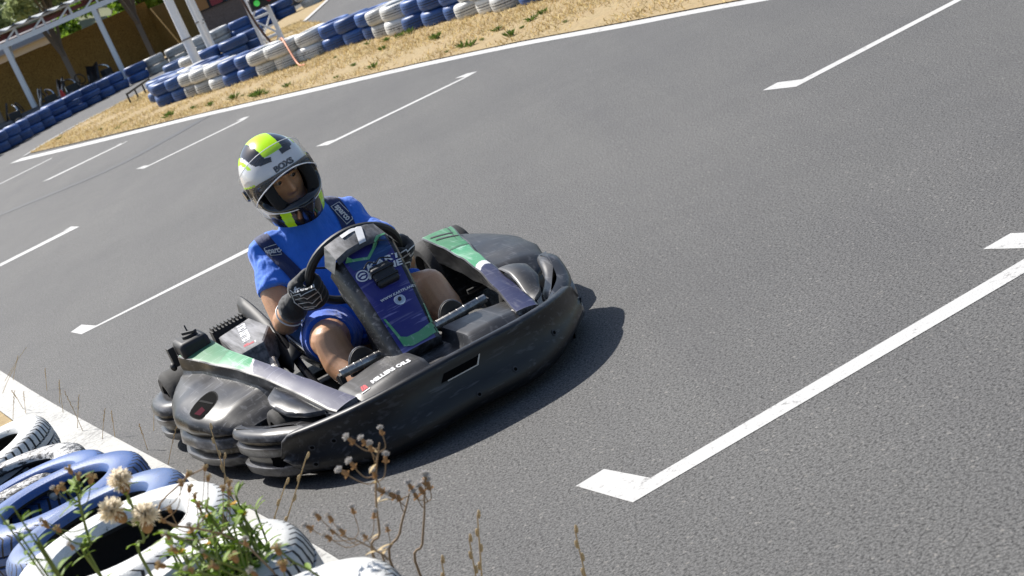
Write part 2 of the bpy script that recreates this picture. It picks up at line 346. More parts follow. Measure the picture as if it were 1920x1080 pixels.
# side pods: long blade on top, bulging shell below
yi_t = [(.0, .535), (.3, .525), (.6, .490), (.9, .445), (1.15, .400), (1.45, .345)]
yo_t = [(.0, .695), (.3, .635), (.6, .572), (.85, .528), (1.1, .492), (1.38, .455), (1.45, .440)]
zt_t = [(.0, .420), (.3, .398), (.6, .374), (.85, .346), (1.1, .308), (1.45, .252)]
ys_t = [(.0, .760), (.05, .800), (.15, .835), (.35, .868), (.55, .850), (.72, .805), (.82, .750), (.89, .66)]
zf_t = [(.0, .325), (.3, .335), (.6, .322), (.75, .288), (.85, .232), (.89, .200)]
def pod(sgn):
    blade = MB(); rows = []
    xs = [.0 + 1.45 * i / 190 for i in range(191)]
    for x in xs:
        yo, yi, z = interp(yo_t, x), interp(yi_t, x), interp(zt_t, x) - (.034 * (1 - sstep(.3, 1.0, x)) if sgn < 0 else 0)
        th = lerp(.11, .05, sstep(.4, 1.4, x))
        rows.append([V(x, -p[0], p[1]) for p in ((yi + .030, z - th - .03), (yi + .004, z - .012), (yi, z - .004), (yi + .005, z + .001), *[(lerp(yi + .005, yo - .006, q / 12), z + .001 - .012 * q / 12 + .003 * math.sin(math.pi * q / 12)) for q in range(1, 12)], (yo - .006, z - .011), (yo, z - .015), (yo + .001, z - .022), (yo + .006, z - th * .55), (yo - .002, z - th))])
    def mf(i, j):
        if 3 <= j <= 14:
            x = xs[i]; q = (j - 3) / 11
            if sgn > 0:
                lim = .60 + .10 * q
                return 1 if x < .34 + .06 * q else (2 if x < lim else (3 if x < lim + .018 else 4))
            lim = .84 - .16 * q + .10 * q * q
            return 1 if x < .40 else (2 if x < lim else (3 if x < lim + .075 else 4))
        return 0
    blade.grid(rows, mfun=mf)
    blade.ngon(rows[0], 0, True); blade.ngon(rows[-1], 0)
    if sgn < 0:
        blade2 = blade.mirror(); tree = blade2.bvh()
        for xx in (.10, .17):
            press(blade2, fill2d([(-.055, -.009), (.05, -.012), (.055, .004), (-.05, .010)], .03), (xx, .60, .42), (.5, 1, 0), (-1, .5, 0), 5, tree, .003)
        press(blade2, fill2d([(-.075, -.004), (.075, -.004), (.075, .004), (-.075, .004)], .03), (.40, .555, .42), (0, 1, 0), (-1, 0, 0), 5, tree, .003)
        blade = blade2
    o = kb(blade, 'side_fairing', [M['black_side'], M['green'], M['green2'], M['white_st'], M['blue_pod'], M['soft_black']], smooth=24)
    # shell
    shell = MB(); rows = []; xs2 = [.0 + .89 * i / 46 for i in range(47)]
    for x in xs2:
        yo, z = interp(yo_t, x), interp(zt_t, x); ysh = max(interp(ys_t, x), yo + .03); zf = min(interp(zf_t, x), z - .07)
        f = sstep(.55, .88, x); zs = lerp(.225, .192, f); yt = yo + .010
        pr = [(yo - .03, z - .04), (yo - .004, z - .05), (yo + .002, zf + .022), (yt, zf + .004)]
        for q in range(1, 8):
            t = q / 8 * math.pi / 2; pr.append((lerp(yt, ysh, math.sin(t) ** 1.15), lerp(zs, zf, math.cos(t) ** .9)))
        pr.append((ysh - .002, zs))
        b = sstep(.0, .12, x) * (1 - sstep(.80, .88, x))
        for zz, d in ((.205, .002), (.196, .010), (.192, .020), (.182, .022), (.176, .012), (.168, .001), (.138, -.006), (.132, .004), (.126, .022), (.104, .022), (.098, .006), (.092, -.004), (.064, .002), (.05, .014), (.04, .04), (.036, .09)):
            pr.append((ysh - d * lerp(.4, 1, b), min(zz, zs - .005 + zz * .001)))
        rows.append([V(x, -y, z_) for y, z_ in pr])
    shell.grid(rows)
    shell.grid([[p, V(p.x + .02, lerp(p.y, -.5, .75), p.z)] for p in rows[0]])
    shell.grid([[p, V(p.x - .01, lerp(p.y, -.5, .85), p.z)] for p in rows[-1]])
    tree = shell.bvh()
    if sgn > 0:
        hole = spline([V(-.060, .050, 0), V(-.02, .062, 0), V(.04, .045, 0), V(.060, .0, 0), (.05, -.050, 0), (.0, -.062, 0), (-.05, -.055, 0), (-.066, 0, 0)], 3, True)
        HO = ((.565, -.755, .288), (.93, .25, -.20), (.1, .55, .83))
        press(shell, fill2d([(p.x * 1.08, p.y * 1.08) for p in hole], .02), *HO, 3, tree, .0015, 1.25, .78)
        press(shell, fill2d([(p.x, p.y) for p in hole], .02), *HO, 1, tree, .003, 1.25, .78)
        press(shell, fill2d([(-.01, -.048), (.036, -.042), (.04, -.012), (.0, -.006)], .02), *HO, 2, tree, .0045, 1.25, .78)
        press(shell, fill2d([(-.055, .004), (.050, .022), (.048, .030), (-.055, .014)], .02), *HO, 3, tree, .0055, 1.25, .78)
    if sgn < 0: shell = shell.mirror()
    kb(shell, 'side_pod', [M['black_side'] if sgn > 0 else M['grey_top'], M['dark'], M['red_part'], M['dim']], smooth=50)
    # shell over the front wheel
    fd = MB(); rows = []
    yc_t = [(.90, .50), (.95, .545), (1.0, .575), (1.08, .588), (1.2, .572), (1.3, .525), (1.39, .458)]
    for i in range(25):
        t = i / 24; x = lerp(.905, 1.385, t); yb = interp(yo_t, x) - .004; ye = max(yb + .004, interp(yc_t, x)); up_ = (0 if sgn > 0 else .055) * math.sin(math.pi * min(1, t * 1.15)) ** 1.0
        zi = interp(zt_t, x) - .030 + up_ * .8; zo = lerp(.300, .248, sstep(.0, 1, t)) + up_ * .5
        pr = []
        for k in range(9):
            s = k / 8; pr.append(V(x, -lerp(yb, ye, s), lerp(zi, zo, s ** 1.4) + .012 * math.sin(math.pi * s) * math.sin(math.pi * t)))
        e = pr[-1]; pr += [e + V(0, -.003, -.008), e + V(0, .001, -.020), e + V(0, .012, -.022)]
        rows.append(pr)
    fd.grid(rows); fd.grid([[p, p + V(.01, .004, -.02)] for p in rows[0]]); fd.grid([[p, p + V(-.01, .004, -.02)] for p in rows[-1]])
    if sgn < 0: fd = fd.mirror()
    kb(fd, 'wheel_cover', [M['black_side'] if sgn > 0 else M['grey_top']], smooth=50, solid=.008)
pod(1); pod(-1)

# rear bumper hoop
path = spline([V(.03, -.77, 0), V(-.10, -.835, 0), V(-.26, -.84, 0), V(-.37, -.79, 0), V(-.425, -.66, 0), V(-.43, -.4, 0), V(-.43, 0, 0), V(-.43, .4, 0), V(-.425, .66, 0), V(-.37, .79, 0), V(-.26, .84, 0), V(-.10, .835, 0), V(.03, .77, 0)], 6)
mb = MB(); rows = []
for i, p in enumerate(path):
    t = (path[min(i + 1, len(path) - 1)] - path[max(i - 1, 0)]).normalized(); n = V(-t.y, t.x, 0)
    if n.dot(p - V(.1, 0, 0)) < 0: n = -n
    rows.append([p + n * d + V(0, 0, z) for d, z in ((-.065, .07), (-.03, .05), (.01, .052), (.028, .068), (.03, .095), (.012, .102), (.012, .128), (.03, .134), (.032, .16), (.018, .166), (.018, .178), (.032, .184), (.03, .205), (.012, .225), (-.03, .232), (-.062, .222), (-.07, .19), (-.068, .1))])
mb.grid(rows, cu=True); mb.ngon(rows[0], 0); mb.ngon(rows[-1], 0)
kb(mb, 'rear_bumper', [M['black_side']], smooth=45)

# wheels
def wheel(name, x, y, r, w, out):
    mb = MB(); h = w / 2
    prof = [(r * .60, -h * .78), (r * .66, -h * .98), (r * .86, -h), (r * .96, -h * .9), (r, -h * .72), (r, h * .72), (r * .96, h * .9), (r * .86, h), (r * .66, h * .98), (r * .60, h * .78), (r * .58, 0)]
    Mx = Matrix.Translation(V(x, y, r)) @ Matrix.Rotation(R(90), 4, 'X')
    mb.lathe(prof, 40, 0, Mx, closed=True)
    w_ = kb(mb, name, [M['rubber']], smooth=40)
    rm = MB(); prof = [(r * .58, -h * .7), (r * .52, -h * .72), (r * .46, -h * .3), (r * .15, -h * .25), (r * .15, h * .25), (r * .46, h * .3), (r * .52, h * .72), (r * .58, h * .7)]
    rm.lathe(prof, 28, 0, Mx); rm.tube([Mx @ V(0, 0, -h), Mx @ V(0, 0, h)], r * .14, 12)
    kb(rm, 'rim', [M['steel']], w_, smooth=40)
wheel('rear_wheel', -.20, -.665, .168, .25, -1); wheel('rear_wheel', -.20, .665, .168, .25, 1)
wheel('front_wheel', 1.02, -.535, .125, .14, -1); wheel('front_wheel', 1.02, .535, .125, .14, 1)

# floor pan, chassis tubes and axle
mb = MB(); mb.box((.72, 0, .055), (1.05, .62, .012), 0)
kb(mb, 'floor_pan', [M['soft_black']], bevel=.003, smooth=0)
mb = MB()
for s in (-1, 1):
    mb.tube(spline([V(-.3, .30 * s, .10), V(.1, .30 * s, .09), V(.6, .33 * s, .08), V(1.1, .30 * s, .09), V(1.22, .22 * s, .10)], 5), .016, 10)
    mb.tube([V(1.07, .3 * s, .14), V(1.07, .56 * s, .15)], .018, 8)
    mb.tube(spline([V(.25, .56 * s, .12), V(.3, .72 * s, .12), V(.75, .70 * s, .12), V(.85, .34 * s, .09)], 5), .012, 8)
mb.tube([V(1.2, -.24, .1), V(1.2, .24, .1)], .014, 8); mb.tube([V(-.2, -.66, .168), V(-.2, .66, .168)], .020, 10)
mb.tube([V(.2, -.33, .09), V(.2, .33, .09)], .014, 8)
kb(mb, 'chassis', [M['soft_black']])

# seat shell with rolled rim
mb = MB(); rows = []
sec = [(-.16, .40, .20), (-.12, .34, .24), (-.06, .26, .27), (.04, .12, .27), (.18, .085, .265), (.40, .09, .25), (.58, .12, .23)]
sp = spline([V(a, b, c) for a, b, c in sec], 4)
for i, p in enumerate(sp):
    t = i / (len(sp) - 1); hh = lerp(.20, .16, t) * (1 - .35 * sstep(.6, 1, t)); tw = p.z
    row = []
    for k in range(17):
        a = -1 + 2 * k / 16; s = abs(a) ** 3
        up = V(.55, 0, .83) if t < .35 else V(.15, 0, .99)
        row.append(V(p.x, .03 + tw * math.copysign(min(1, abs(a) * 1.25), a), p.y) + up * hh * s)
    rows.append(row)
mb.grid(rows)
seat = kb(mb, 'seat', [M['gloss_black']], smooth=60, solid=.01)
mb = MB(); mb.tube([r[0] for r in rows], .012, 8); mb.tube([r[-1] for r in rows], .012, 8); mb.tube(rows[0], .012, 8)
kb(mb, 'rim_edge', [M['gloss_black']], seat)
mb = MB(); mb.tube(spline([V(.24, -.292, .40), V(.38, -.305, .32), V(.52, -.31, .215), V(.70, -.30, .125), V(.92, -.275, .095), V(1.08, -.22, .10)], 6), .017, 10)
mb.tube(spline([V(.24, .33, .40), V(.38, .34, .32), V(.52, .34, .215), V(.70, .33, .125), V(.92, .30, .095), V(1.08, .25, .10)], 6), .017, 10)
kb(mb, 'side_rail', [M['gloss_black']])

# engine box and its finned intake, beside the seat (driver's right)
mb = MB()
top = [V(.02, -.50, .402), V(-.02, -.335, .412), (.30, -.325, .405), (.44, -.40, .385), (.42, -.52, .375)]
top = [Vector(p) for p in top]; low = [p + V(.03, -.01 if p.y < -.4 else .01, -.11) for p in top]
c = sum(top, V(0, 0, 0)) / 5
mb.grid([[lerp(p, c, .06) + V(0, 0, .006) for p in top], top, low], cu=True); mb.ngon([lerp(p, c, .06) + V(0, 0, .006) for p in top], 0)
tree = mb.bvh()
millers(mb, tree, (.20, -.425, .40), (.93, .18, 0), (-.2, 1, 0), .92, 1, 2) if False else None
eng = mb
millers(eng, tree, (.21, -.42, .41), (-.985, .17, 0), (-.2, -1, 0), 1.22, 1, 2, 1.0)
kb(eng, 'engine_cover', [M['plate'], M['red_st'], M['white_st']], bevel=.008, smooth=30)
mb = MB(); mb.box((-.10, -.405, .37), (.07, .20, .10), 0)
for k in range(11): mb.box((-.10, -.495 + k * .018, .425), (.07, .007, .022), 0)
kb(mb, 'cooling_fins', [M['soft_black']], smooth=0)
mb = MB(); mb.box((.12, -.44, .23), (.30, .20, .24), 0); mb.tube([V(.28, -.50, .20), V(.42, -.56, .17), V(.5, -.6, .16)], .035, 12, 1); mb.blob((.40, -.43, .28), (.06, .05, .05), 1)
mb.tube([V(.45, -.40, .30), V(.62, -.44, .22)], .022, 10, 1)
kb(mb, 'engine', [M['soft_black'], M['steel']], bevel=.01)
mb = MB(); rows = []
for i in range(9):
    t = i / 8; x = lerp(-.16, .50, t)
    rows.append([V(x, -.31 + .02 * t, .50 - .22 * t ** 1.4), V(x, -.335, .47 - .20 * t ** 1.2), V(x, -.36, .36 - .14 * t), V(x, -.35, .22)])
mb.grid(rows); kb(mb, 'seat_side_panel', [M['soft_black']], smooth=50, solid=.012)
# fuel or coolant box behind the pod with its capped lever
mb = MB(); mb.box((.0, -.615, .425), (.20, .135, .085), 0)
kb(mb, 'rear_box', [M['soft_black']], bevel=.02)
mb = MB(); mb.tube([V(.02, -.61, .467), V(.02, -.61, .482)], .035, 14); mb.bar(V(-.01, -.63, .488), V(.06, -.585, .488), .018, .012); mb.tube([V(.01, -.61, .49), V(.0, -.61, .52)], .004, 6)
kb(mb, 'cap', [M['soft_black']], bevel=.003)
mb = MB(); mb.box((-.09, -.70, .40), (.06, .03, .09), 0); mb.blob((-.08, -.72, .36), (.025, .015, .02)); kb(mb, 'bracket', [M['soft_black']], bevel=.006)

# steering wheel
wc = V(.705, .032, .557); wn = V(-.77, .06, .65).normalized(); wx = V(0, 1, -.106).normalized(); wy = wn.cross(wx)
WR = .201
mb = MB(); ring = [wc + wx * (WR * math.cos(a)) + wy * (WR * math.sin(a)) for a in [2 * math.pi * k / 48 for k in range(48)]]
rows = []
for k, p in enumerate(ring):
    d = (p - wc).normalized(); rows.append([p + d * (.019 * math.cos(b)) + wn * (.019 * math.sin(b)) for b in [2 * math.pi * q / 10 for q in range(10)]])
mb.grid(rows, cu=True, cv=True)
sw = kb(mb, 'steering_wheel', [M['soft_black']])
mb = MB()
for a in (200, 340, 90): 
    e = wc + (wx * math.cos(R(a)) + wy * math.sin(R(a))) * WR; mb.bar(wc - wn * .02, e, .03, .008)
mb.tube([wc - wn * .03, wc + wn * .0], .045, 14)
kb(mb, 'spokes', [M['soft_black']], sw, bevel=.002)
mb = MB(); mb.tube([wc - wn * .02, V(1.12, .02, .16)], .014, 10); kb(mb, 'steering_column', [M['steel']])

# front panel
mb = MB()
def panel_pts(t):
    x = lerp(.975, 1.292, t); z = lerp(.652, .272, t); return x, z
ts = [0, .12, .25, .4, .55, .7, .82, .93, 1.0]
nrm = V(.767, 0, .642)
rows = []
for t in ts:
    x, z = panel_pts(t); hw = lerp(.108, .076, t); yc = lerp(.027, -.010, t)
    cc = V(x, yc, z) + nrm * (.012 * math.sin(math.pi * min(1, t * 1.05)))
    rows.append([cc + V(0, -hw - .045, 0) - nrm * .10, cc + V(0, -hw - .030, 0) - nrm * .030, cc + V(0, -hw - .010, 0) - nrm * .006, cc + V(0, -hw + .004, 0), cc + V(0, -hw * .5, 0) + nrm * .004, cc + nrm * .005,
                 cc + V(0, hw * .5, 0) + nrm * .004, cc + V(0, hw - .004, 0), cc + V(0, hw + .010, 0) - nrm * .006, cc + V(0, hw + .022, 0) - nrm * .030, cc + V(0, hw + .032, 0) - nrm * .10])
mb.grid(rows, mfun=lambda i, j: (1 if 3 <= j <= 6 and i < 8 else 0))
lastr = rows[-1]; tip = [p + V(.006, 0, -.008) - nrm * .03 for p in lastr]; mb.grid([lastr, tip], 0)
mb.ngon(tip, 0)
# top plate carrying the number
tp = V(.215, 0, -.055).normalized()
t0 = [V(.885, -.096, .706), V(.905, -.045, .720), V(.912, .02, .727), V(.915, .085, .720), V(.905, .122, .706)]
t1 = [V(1.0, -.100, .660), V(1.0, -.045, .676), V(1.0, .03, .681), V(1.0, .09, .674), V(1.0, .128, .658)]
t0b = [p + V(-.03, .01 if p.y < 0 else -.01, -.05) for p in t0]
mb.grid([t0b, t0, t1, [p + V(.012, 0, -.022) for p in t1]], 2)
for a in (0, -1):
    s = -1 if a == 0 else 1
    mb.ngon([t0b[a], t0[a], t1[a], t1[a] + V(.0, s * .03, -.05), t0[a] + V(.02, s * .035, -.07)], 0)
tree = mb.bvh()
# green chevron, teal band and the prints
U = (0, 1, 0); W = (-.642, 0, .767)
def pp(out, mi, off=.002, step=.03): press(mb, fill2d(out, step), (1.03, .028, .59), U, W, mi, tree, off)
pp([(-.10, .050), (-.085, .058), (-.012, .028), (.06, .083), (.098, .088), (.098, .078), (.065, .072), (-.012, .014), (-.085, .044)], 3, .0032)
pp([(-.095, .046), (-.012, .018), (.09, .082), (.092, .02), (.0, -.035), (-.088, .0)], 4, .002)
pp([(-.094, -.338), (-.062, -.360), (-.012, -.362), (.050, -.348), (.062, -.372), (.062, -.392), (.0, -.402), (-.060, -.404), (-.092, -.388)], 3, .0036, .02)
pp([(-.094, -.338), (-.082, -.346), (-.094, -.25), (-.102, -.25)], 3, .0037); pp([(.050, -.348), (.060, -.348), (.074, -.26), (.068, -.26)], 3, .0037)
press(mb, text2d('KART', .050, .25, 1.0, .0015), (1.045, .055, .575), U, W, 5, tree, .004, 1.18, .78)
press(mb, text2d('PLANET', .050, .25, 1.0, .0015), (1.068, .058, .547), U, W, 5, tree, .004, 1.02, .78)
def ringshape(r0, r1, cx, cy, n=24): return ([(cx + r * math.cos(2 * math.pi * k / n), cy + r * math.sin(2 * math.pi * k / n)) for r in (r0, r1) for k in range(n)], [[k, n + k, n + (k + 1) % n, (k + 1) % n] for k in range(n)])
press(mb, ringshape(.021, .027, 0, 0), (1.055, -.045, .56), U, W, 5, tree, .004)
press(mb, fill2d([(-.014, .008), (0, .014), (.014, .008), (.016, .001), (0, .006), (-.016, .001)], .02), (1.055, -.045, .56), U, W, 5, tree, .004)
press(mb, fill2d([(-.013, -.006), (0, -.001), (.013, -.006), (.006, -.014), (-.006, -.014)], .02), (1.055, -.045, .56), U, W, 5, tree, .004)
press(mb, text2d('WWW.KARTPLANET', .017, .1, 1.05, .0005), (1.145, .035, .455), U, W, 5, tree, .004, .95, .9)
press(mb, ([(-.032, -.05), (-.012, -.05), (.028, .036), (.045, .05), (-.045, .05), (-.045, .030), (.008, .030)], [[0, 1, 2, 6], [2, 3, 4, 5, 6]]) if False else fill2d([(-.010, -.052), (.020, -.052), (.046, .034), (.046, .054), (-.046, .054), (-.046, .030), (.014, .032)], .012), (.957, .020, .69), U, (-.93, 0, .36), 6, tree, .004)
pan = kb(mb, 'front_panel', [M['black_side'], M['blue_st'], M['plate'], M['green2'], M['teal'], M['white_st'], M['white_st']], smooth=35)
# strapped-on black box and washer bolt
Mr = Matrix.Rotation(R(50), 3, 'Y')
mb = MB(); mb.box((1.098, .028, .535), (.085, .092, .045), 0, Mr); mb.box((1.072, .028, .566), (.03, .085, .035), 0, Mr)
bx = kb(mb, 'transponder_box', [M['soft_black']], pan, bevel=.010)
mb = MB(); mb.box((1.085, .028, .552), (.012, .098, .055), 0, Mr); mb.box((1.11, .028, .522), (.010, .098, .053), 0, Mr)
mb.tube(spline([V(1.07, -.03, .59), V(1.06, .0, .605), V(1.075, .02, .592), V(1.06, .05, .60), V(1.075, .085, .585)], 4), .0035, 6)
kb(mb, 'strap', [M['gloss_black']], bx, bevel=.002)
mb = MB(); Mq = Matrix.Translation(V(1.166, .024, .435)) @ Matrix.Rotation(R(50), 4, 'Y')
mb.lathe([(.0, .012), (.017, .012), (.023, .009), (.024, .0)], 20, 0, Mq); mb.lathe([(0, .022), (.007, .021), (.008, .012)], 8, 1, Mq)
kb(mb, 'washer_bolt', [M['chrome'], M['soft_black']], pan)

# fuel tank between the legs with its filler hose
mb = MB(); rows = []
for i in range(9):
    z = lerp(.10, .42, i / 8); w = .115 * (1 - .35 * (i / 8) ** 3); l = .17 * (1 - .25 * (i / 8) ** 2); cx = lerp(1.0, .93, i / 8)
    rows.append([V(cx + l * math.copysign(abs(math.cos(a)) ** .5, math.cos(a)), .02 + w * math.copysign(abs(math.sin(a)) ** .5, math.sin(a)), z) for a in [2 * math.pi * k / 28 for k in range(28)]])
mb.grid(rows, cu=True); mb.ngon([lerp(p, V(.93, .02, .43), .35) + V(0, 0, .01) for p in rows[-1]], 0); mb.grid([rows[-1], [lerp(p, V(.93, .02, .43), .35) + V(0, 0, .01) for p in rows[-1]]], cu=True)
kb(mb, 'fuel_tank', [M['black_side']], smooth=50)
mb = MB(); mb.box((.93, -.055, .455), (.06, .05, .05), 0); mb.tube([V(.93, -.055, .48), V(.93, -.055, .495)], .018, 10, 1)
mb.tube(spline([V(.96, -.05, .44), V(.97, -.10, .44), V(.94, -.115, .50), V(.88, -.10, .53), V(.86, -.06, .5)], 5), .011, 8, 1)
kb(mb, 'filler_cap', [M['plate'], M['soft_black']], bevel=.006)

# foot bar and pedals
for s in (-1, 1):
    mb = MB()
    a = V(1.10, .07 * s + .03, .262); b = V(1.10, .33 * s + .035, .268)
    mb.tube([a, b], .019, 12); 
    for k in range(7): p = lerp(a, b, .15 + k * .12); mb.tube([p, p + (b - a) * .006], .0205, 12)
    mb.tube([a - V(0, .0, 0), a + (b - a) * .06], .026, 12, 1)
    mb.bar(b, b + V(-.02, 0, -.12), .02, .03, 1); mb.bar(b + V(-.03, .01 * s, -.01), b + V(.05, .0, -.13), .012, .02, 1)
    kb(mb, 'foot_bar', [M['steel'], M['soft_black']], bevel=.002)
    mb = MB(); arc = [V(1.05, .205 * s + .02 + .062 * math.cos(t), .225 + .095 * math.sin(t)) for t in [math.pi * k / 14 for k in range(15)]]
    arc2 = [p + V(.014, 0, 0) for p in arc]; mb.grid([arc, arc2]); mb.ngon(arc, 0); mb.ngon(arc2, 0, True); mb.tube(arc, .0045, 6, 1)
    mb.bar(V(1.06, .205 * s + .02, .23), V(1.08, .205 * s + .02, .08), .03, .02)
    kb(mb, 'pedal', [M['soft_black'], M['plate']])
# ------------------------------------------------------------------ the driver
def skinmat():
    m, nt, b = newmat('tanned_skin'); vec = coords(nt)
    n = noise(nt, vec, 9, 4); f = noise(nt, coords(nt, 'Object', (90, 90, 260)), 3, 2)
    a = mix(nt, n, (.46, .235, .125), (.58, .32, .175)); a = mix(nt, ramp(nt, f, [(.56, 0), (.7, .45)]), a, (.10, .05, .025))
    L(nt, a, b.inputs['Base Color']); b.inputs['Roughness'].default_value = .42
    b.inputs['Subsurface Weight'].default_value = .08; b.inputs['Subsurface Radius'].default_value = (.02, .006, .003)
    bump(nt, b, f, .15, .003); return m
def clothmat(name, c, c2):
    m, nt, b = newmat(name); vec = coords(nt)
    w = noise(nt, coords(nt, 'Object', (3, 6, 2.2), (.3, .5, .2)), 3.2, 3, .5); f = noise(nt, vec, 420, 2)
    L(nt, mix(nt, w, c, c2), b.inputs['Base Color']); b.inputs['Roughness'].default_value = .78
    b.inputs['Sheen Weight'].default_value = .25
    ad = N(nt, 'ShaderNodeMath', operation='MULTIPLY_ADD'); L(nt, f, ad.inputs[0]); ad.inputs[1].default_value = .03; L(nt, w, ad.inputs[2])
    bump(nt, b, ad.outputs[0], .6, .03); return m
M['skin'] = skinmat()
M['shirt'] = clothmat('blue_cotton', (.014, .12, .58), (.022, .17, .70))
M['shorts'] = clothmat('blue_shorts_cloth', (.009, .08, .48), (.013, .11, .58))
M['navy'] = clothmat('navy_strap', (.005, .014, .075), (.007, .02, .10))
M['glove'] = clothmat('black_glove_cloth', (.008, .008, .009), (.016, .016, .018))
M['hw'] = flat('white_gloss_paint', (.80, .81, .84), .16, var=.04); M['hw'].node_tree.nodes['Principled BSDF'].inputs['Coat Weight'].default_value = .6
M['hb'] = flat('black_gloss_paint', (.010, .010, .012), .13); M['hb'].node_tree.nodes['Principled BSDF'].inputs['Coat Weight'].default_value = .5
M['neon'] = flat('neon_yellow_paint', (.50, .85, .0), .25, var=.05)
M['pad'] = flat('black_lining', (.010, .010, .011), .9)
m, nt, b = newmat('tinted_visor'); b.inputs['Base Color'].default_value = (.22, .23, .25, 1); b.inputs['Roughness'].default_value = .05; b.inputs['Alpha'].default_value = .20; M['visor'] = m
M['eye'] = flat('eye_white', (.30, .27, .25), .3); M['iris'] = flat('dark_iris', (.02, .012, .008), .15); M['brow'] = flat('dark_brown_hair', (.03, .016, .009), .8)
M['shoe'] = flat('black_shoe', (.015, .015, .016), .55)

def remesh(mb, name, mats, parent, voxel, smooth_it=4, disp=None, loc=None):
    o = mb.build(name, mats, None, scale=SK, smooth=0, recalc=True)
    r = o.modifiers.new('r', 'REMESH'); r.mode = 'VOXEL'; r.voxel_size = voxel * SK; r.use_smooth_shade = True
    s = o.modifiers.new('s', 'SMOOTH'); s.factor = .5; s.iterations = smooth_it
    if disp:
        for size, strength, depth in disp:
            tx = bpy.data.textures.new('wrinkle', 'CLOUDS'); tx.noise_scale = size; tx.noise_depth = depth
            d = o.modifiers.new('d', 'DISPLACE'); d.texture = tx; d.strength = strength; d.mid_level = .5; d.texture_coords = 'LOCAL'
    dg = bpy.context.evaluated_depsgraph_get(); me = bpy.data.meshes.new_from_object(o.evaluated_get(dg)); me.name = name
    old = o.data; o.modifiers.clear(); o.data = me; bpy.data.meshes.remove(old)
    me.polygons.foreach_set('use_smooth', [True] * len(me.polygons))
    if parent: o.parent = parent
    return o
def treeof(o, s=1 / SK):
    return BVHTree.FromPolygons([tuple(v.co * s) for v in o.data.vertices], [list(p.vertices) for p in o.data.polygons])
def limb(mb, pts, rad, n=16, sub=5):
    P = spline(pts, sub); rr = []
    for i in range(len(P)): 
        t = i / (len(P) - 1) * (len(rad) - 1); k = min(int(t), len(rad) - 2); rr.append(lerp(rad[k], rad[k + 1], t - k))
    mb.tube(P, rr, n); mb.blob(P[0], (rr[0],) * 3, 0, n, 8); mb.blob(P[-1], (rr[-1],) * 3, 0, n, 8)

shR, elR, wrR = V(.13, -.158, .645), V(.34, -.262, .395), V(.590, -.248, .492)
shL, elL, wrL = V(.13, .215, .655), V(.36, .315, .40), V(.60, .235, .485)
Hc = V(.215, .003, .956)
Mh = Matrix.Translation(Hc) @ Matrix.Rotation(R(2), 4, 'Z') @ Matrix.Rotation(R(8), 4, 'Y') @ Matrix.Rotation(R(6.5), 4, 'X')

body = MB()
limb(body, [V(.22, .03, .20), V(.16, .03, .34), V(.13, .035, .48), V(.13, .04, .60)], [.12, .13, .15, .12])
limb(body, [shR, V(.13, .04, .655), shL], [.058, .075, .058])
limb(body, [V(.14, .04, .66), V(.17, .035, .76), V(.19, .03, .84)], [.075, .07, .072])
limb(body, [shR, lerp(shR, elR, .5) + V(-.006, -.014, 0), elR], [.060, .068, .055])
limb(body, [elR, lerp(elR, wrR, .35) + V(0, -.008, -.008), wrR], [.055, .060, .036])
limb(body, [shL, lerp(shL, elL, .5), elL], [.060, .066, .054]); limb(body, [elL, lerp(elL, wrL, .35), wrL], [.054, .058, .036])
for s, kn, an in ((-1, V(.785, -.215, .335), V(1.04, -.218, .13)), (1, V(.785, .262, .345), V(1.04, .262, .13))):
    hip = V(.20, .03 + .10 * s, .20)
    limb(body, [hip, lerp(hip, kn, .5) + V(0, 0, .012), kn], [.12, .10, .074])
    limb(body, [kn + V(.01, 0, .004), lerp(kn, an, .32) + V(-.015, .004 * s, -.022), lerp(kn, an, .7) + V(-.008, 0, -.008), an], [.070, .074, .054, .042])
    limb(body, [an, an + V(.06, 0, -.03), an + V(.12, 0, .03)], [.04, .04, .03])
for w, sgn in ((wrR, -1), (wrL, 1)):
    limb(body, [w, w + V(.03, .01 if sgn < 0 else -.01, .02)], [.034, .03])
# head: a full face inside the helmet
rows = []
for i in range(61):
    el = -math.pi / 2 + math.pi * i / 60; row = []
    for k in range(96):
        a = 2 * math.pi * k / 96; d = V(math.cos(el) * math.cos(a), math.cos(el) * math.sin(a), math.sin(el))
        p = V(d.x * .128, d.y * .088, d.z * .148) + V(-.014, 0, -.022)
        if d.x > .1:
            y, z = abs(p.y), p.z
            e = math.exp
            nose = e(-(y / lerp(.012, .020, sstep(.02, -.045, z))) ** 2) * sstep(.035, -.045, z) * (1 - sstep(-.050, -.066, -0 + z) if False else 1) * sstep(-.068, -.052, z)
            p.x += .040 * nose
            p.x += .010 * e(-((z - .034) / .012) ** 2) * e(-(y / .065) ** 4)
            p.x -= .020 * e(-((y - .036) / .020) ** 2 - ((z - .008) / .015) ** 2)
            p.x += .007 * e(-(y / .03) ** 2) * (e(-((z + .082) / .007) ** 2) + e(-((z + .098) / .008) ** 2))
            p.x -= .006 * e(-(y / .03) ** 2) * e(-((z + .090) / .003) ** 2)
            p.x += .012 * e(-(y / .03) ** 2) * e(-((z + .135) / .02) ** 2)
            p.x += .006 * e(-((y - .055) / .02) ** 2 - ((z + .035) / .02) ** 2)
        row.append(Mh @ p)
    rows.append(row)
body.grid(rows, cu=True)
person = remesh(body, 'person', [M['skin']], None, .0055, 3)
person.location = kart.location; person.rotation_euler = kart.rotation_euler
tag(person, 'driver in blue shirt and shorts with white, black and neon helmet, gripping the wheel', 'person')
def pb(mb, name, mats, parent=None, **k): return mb.build(name, mats, parent or person, scale=SK, **k)
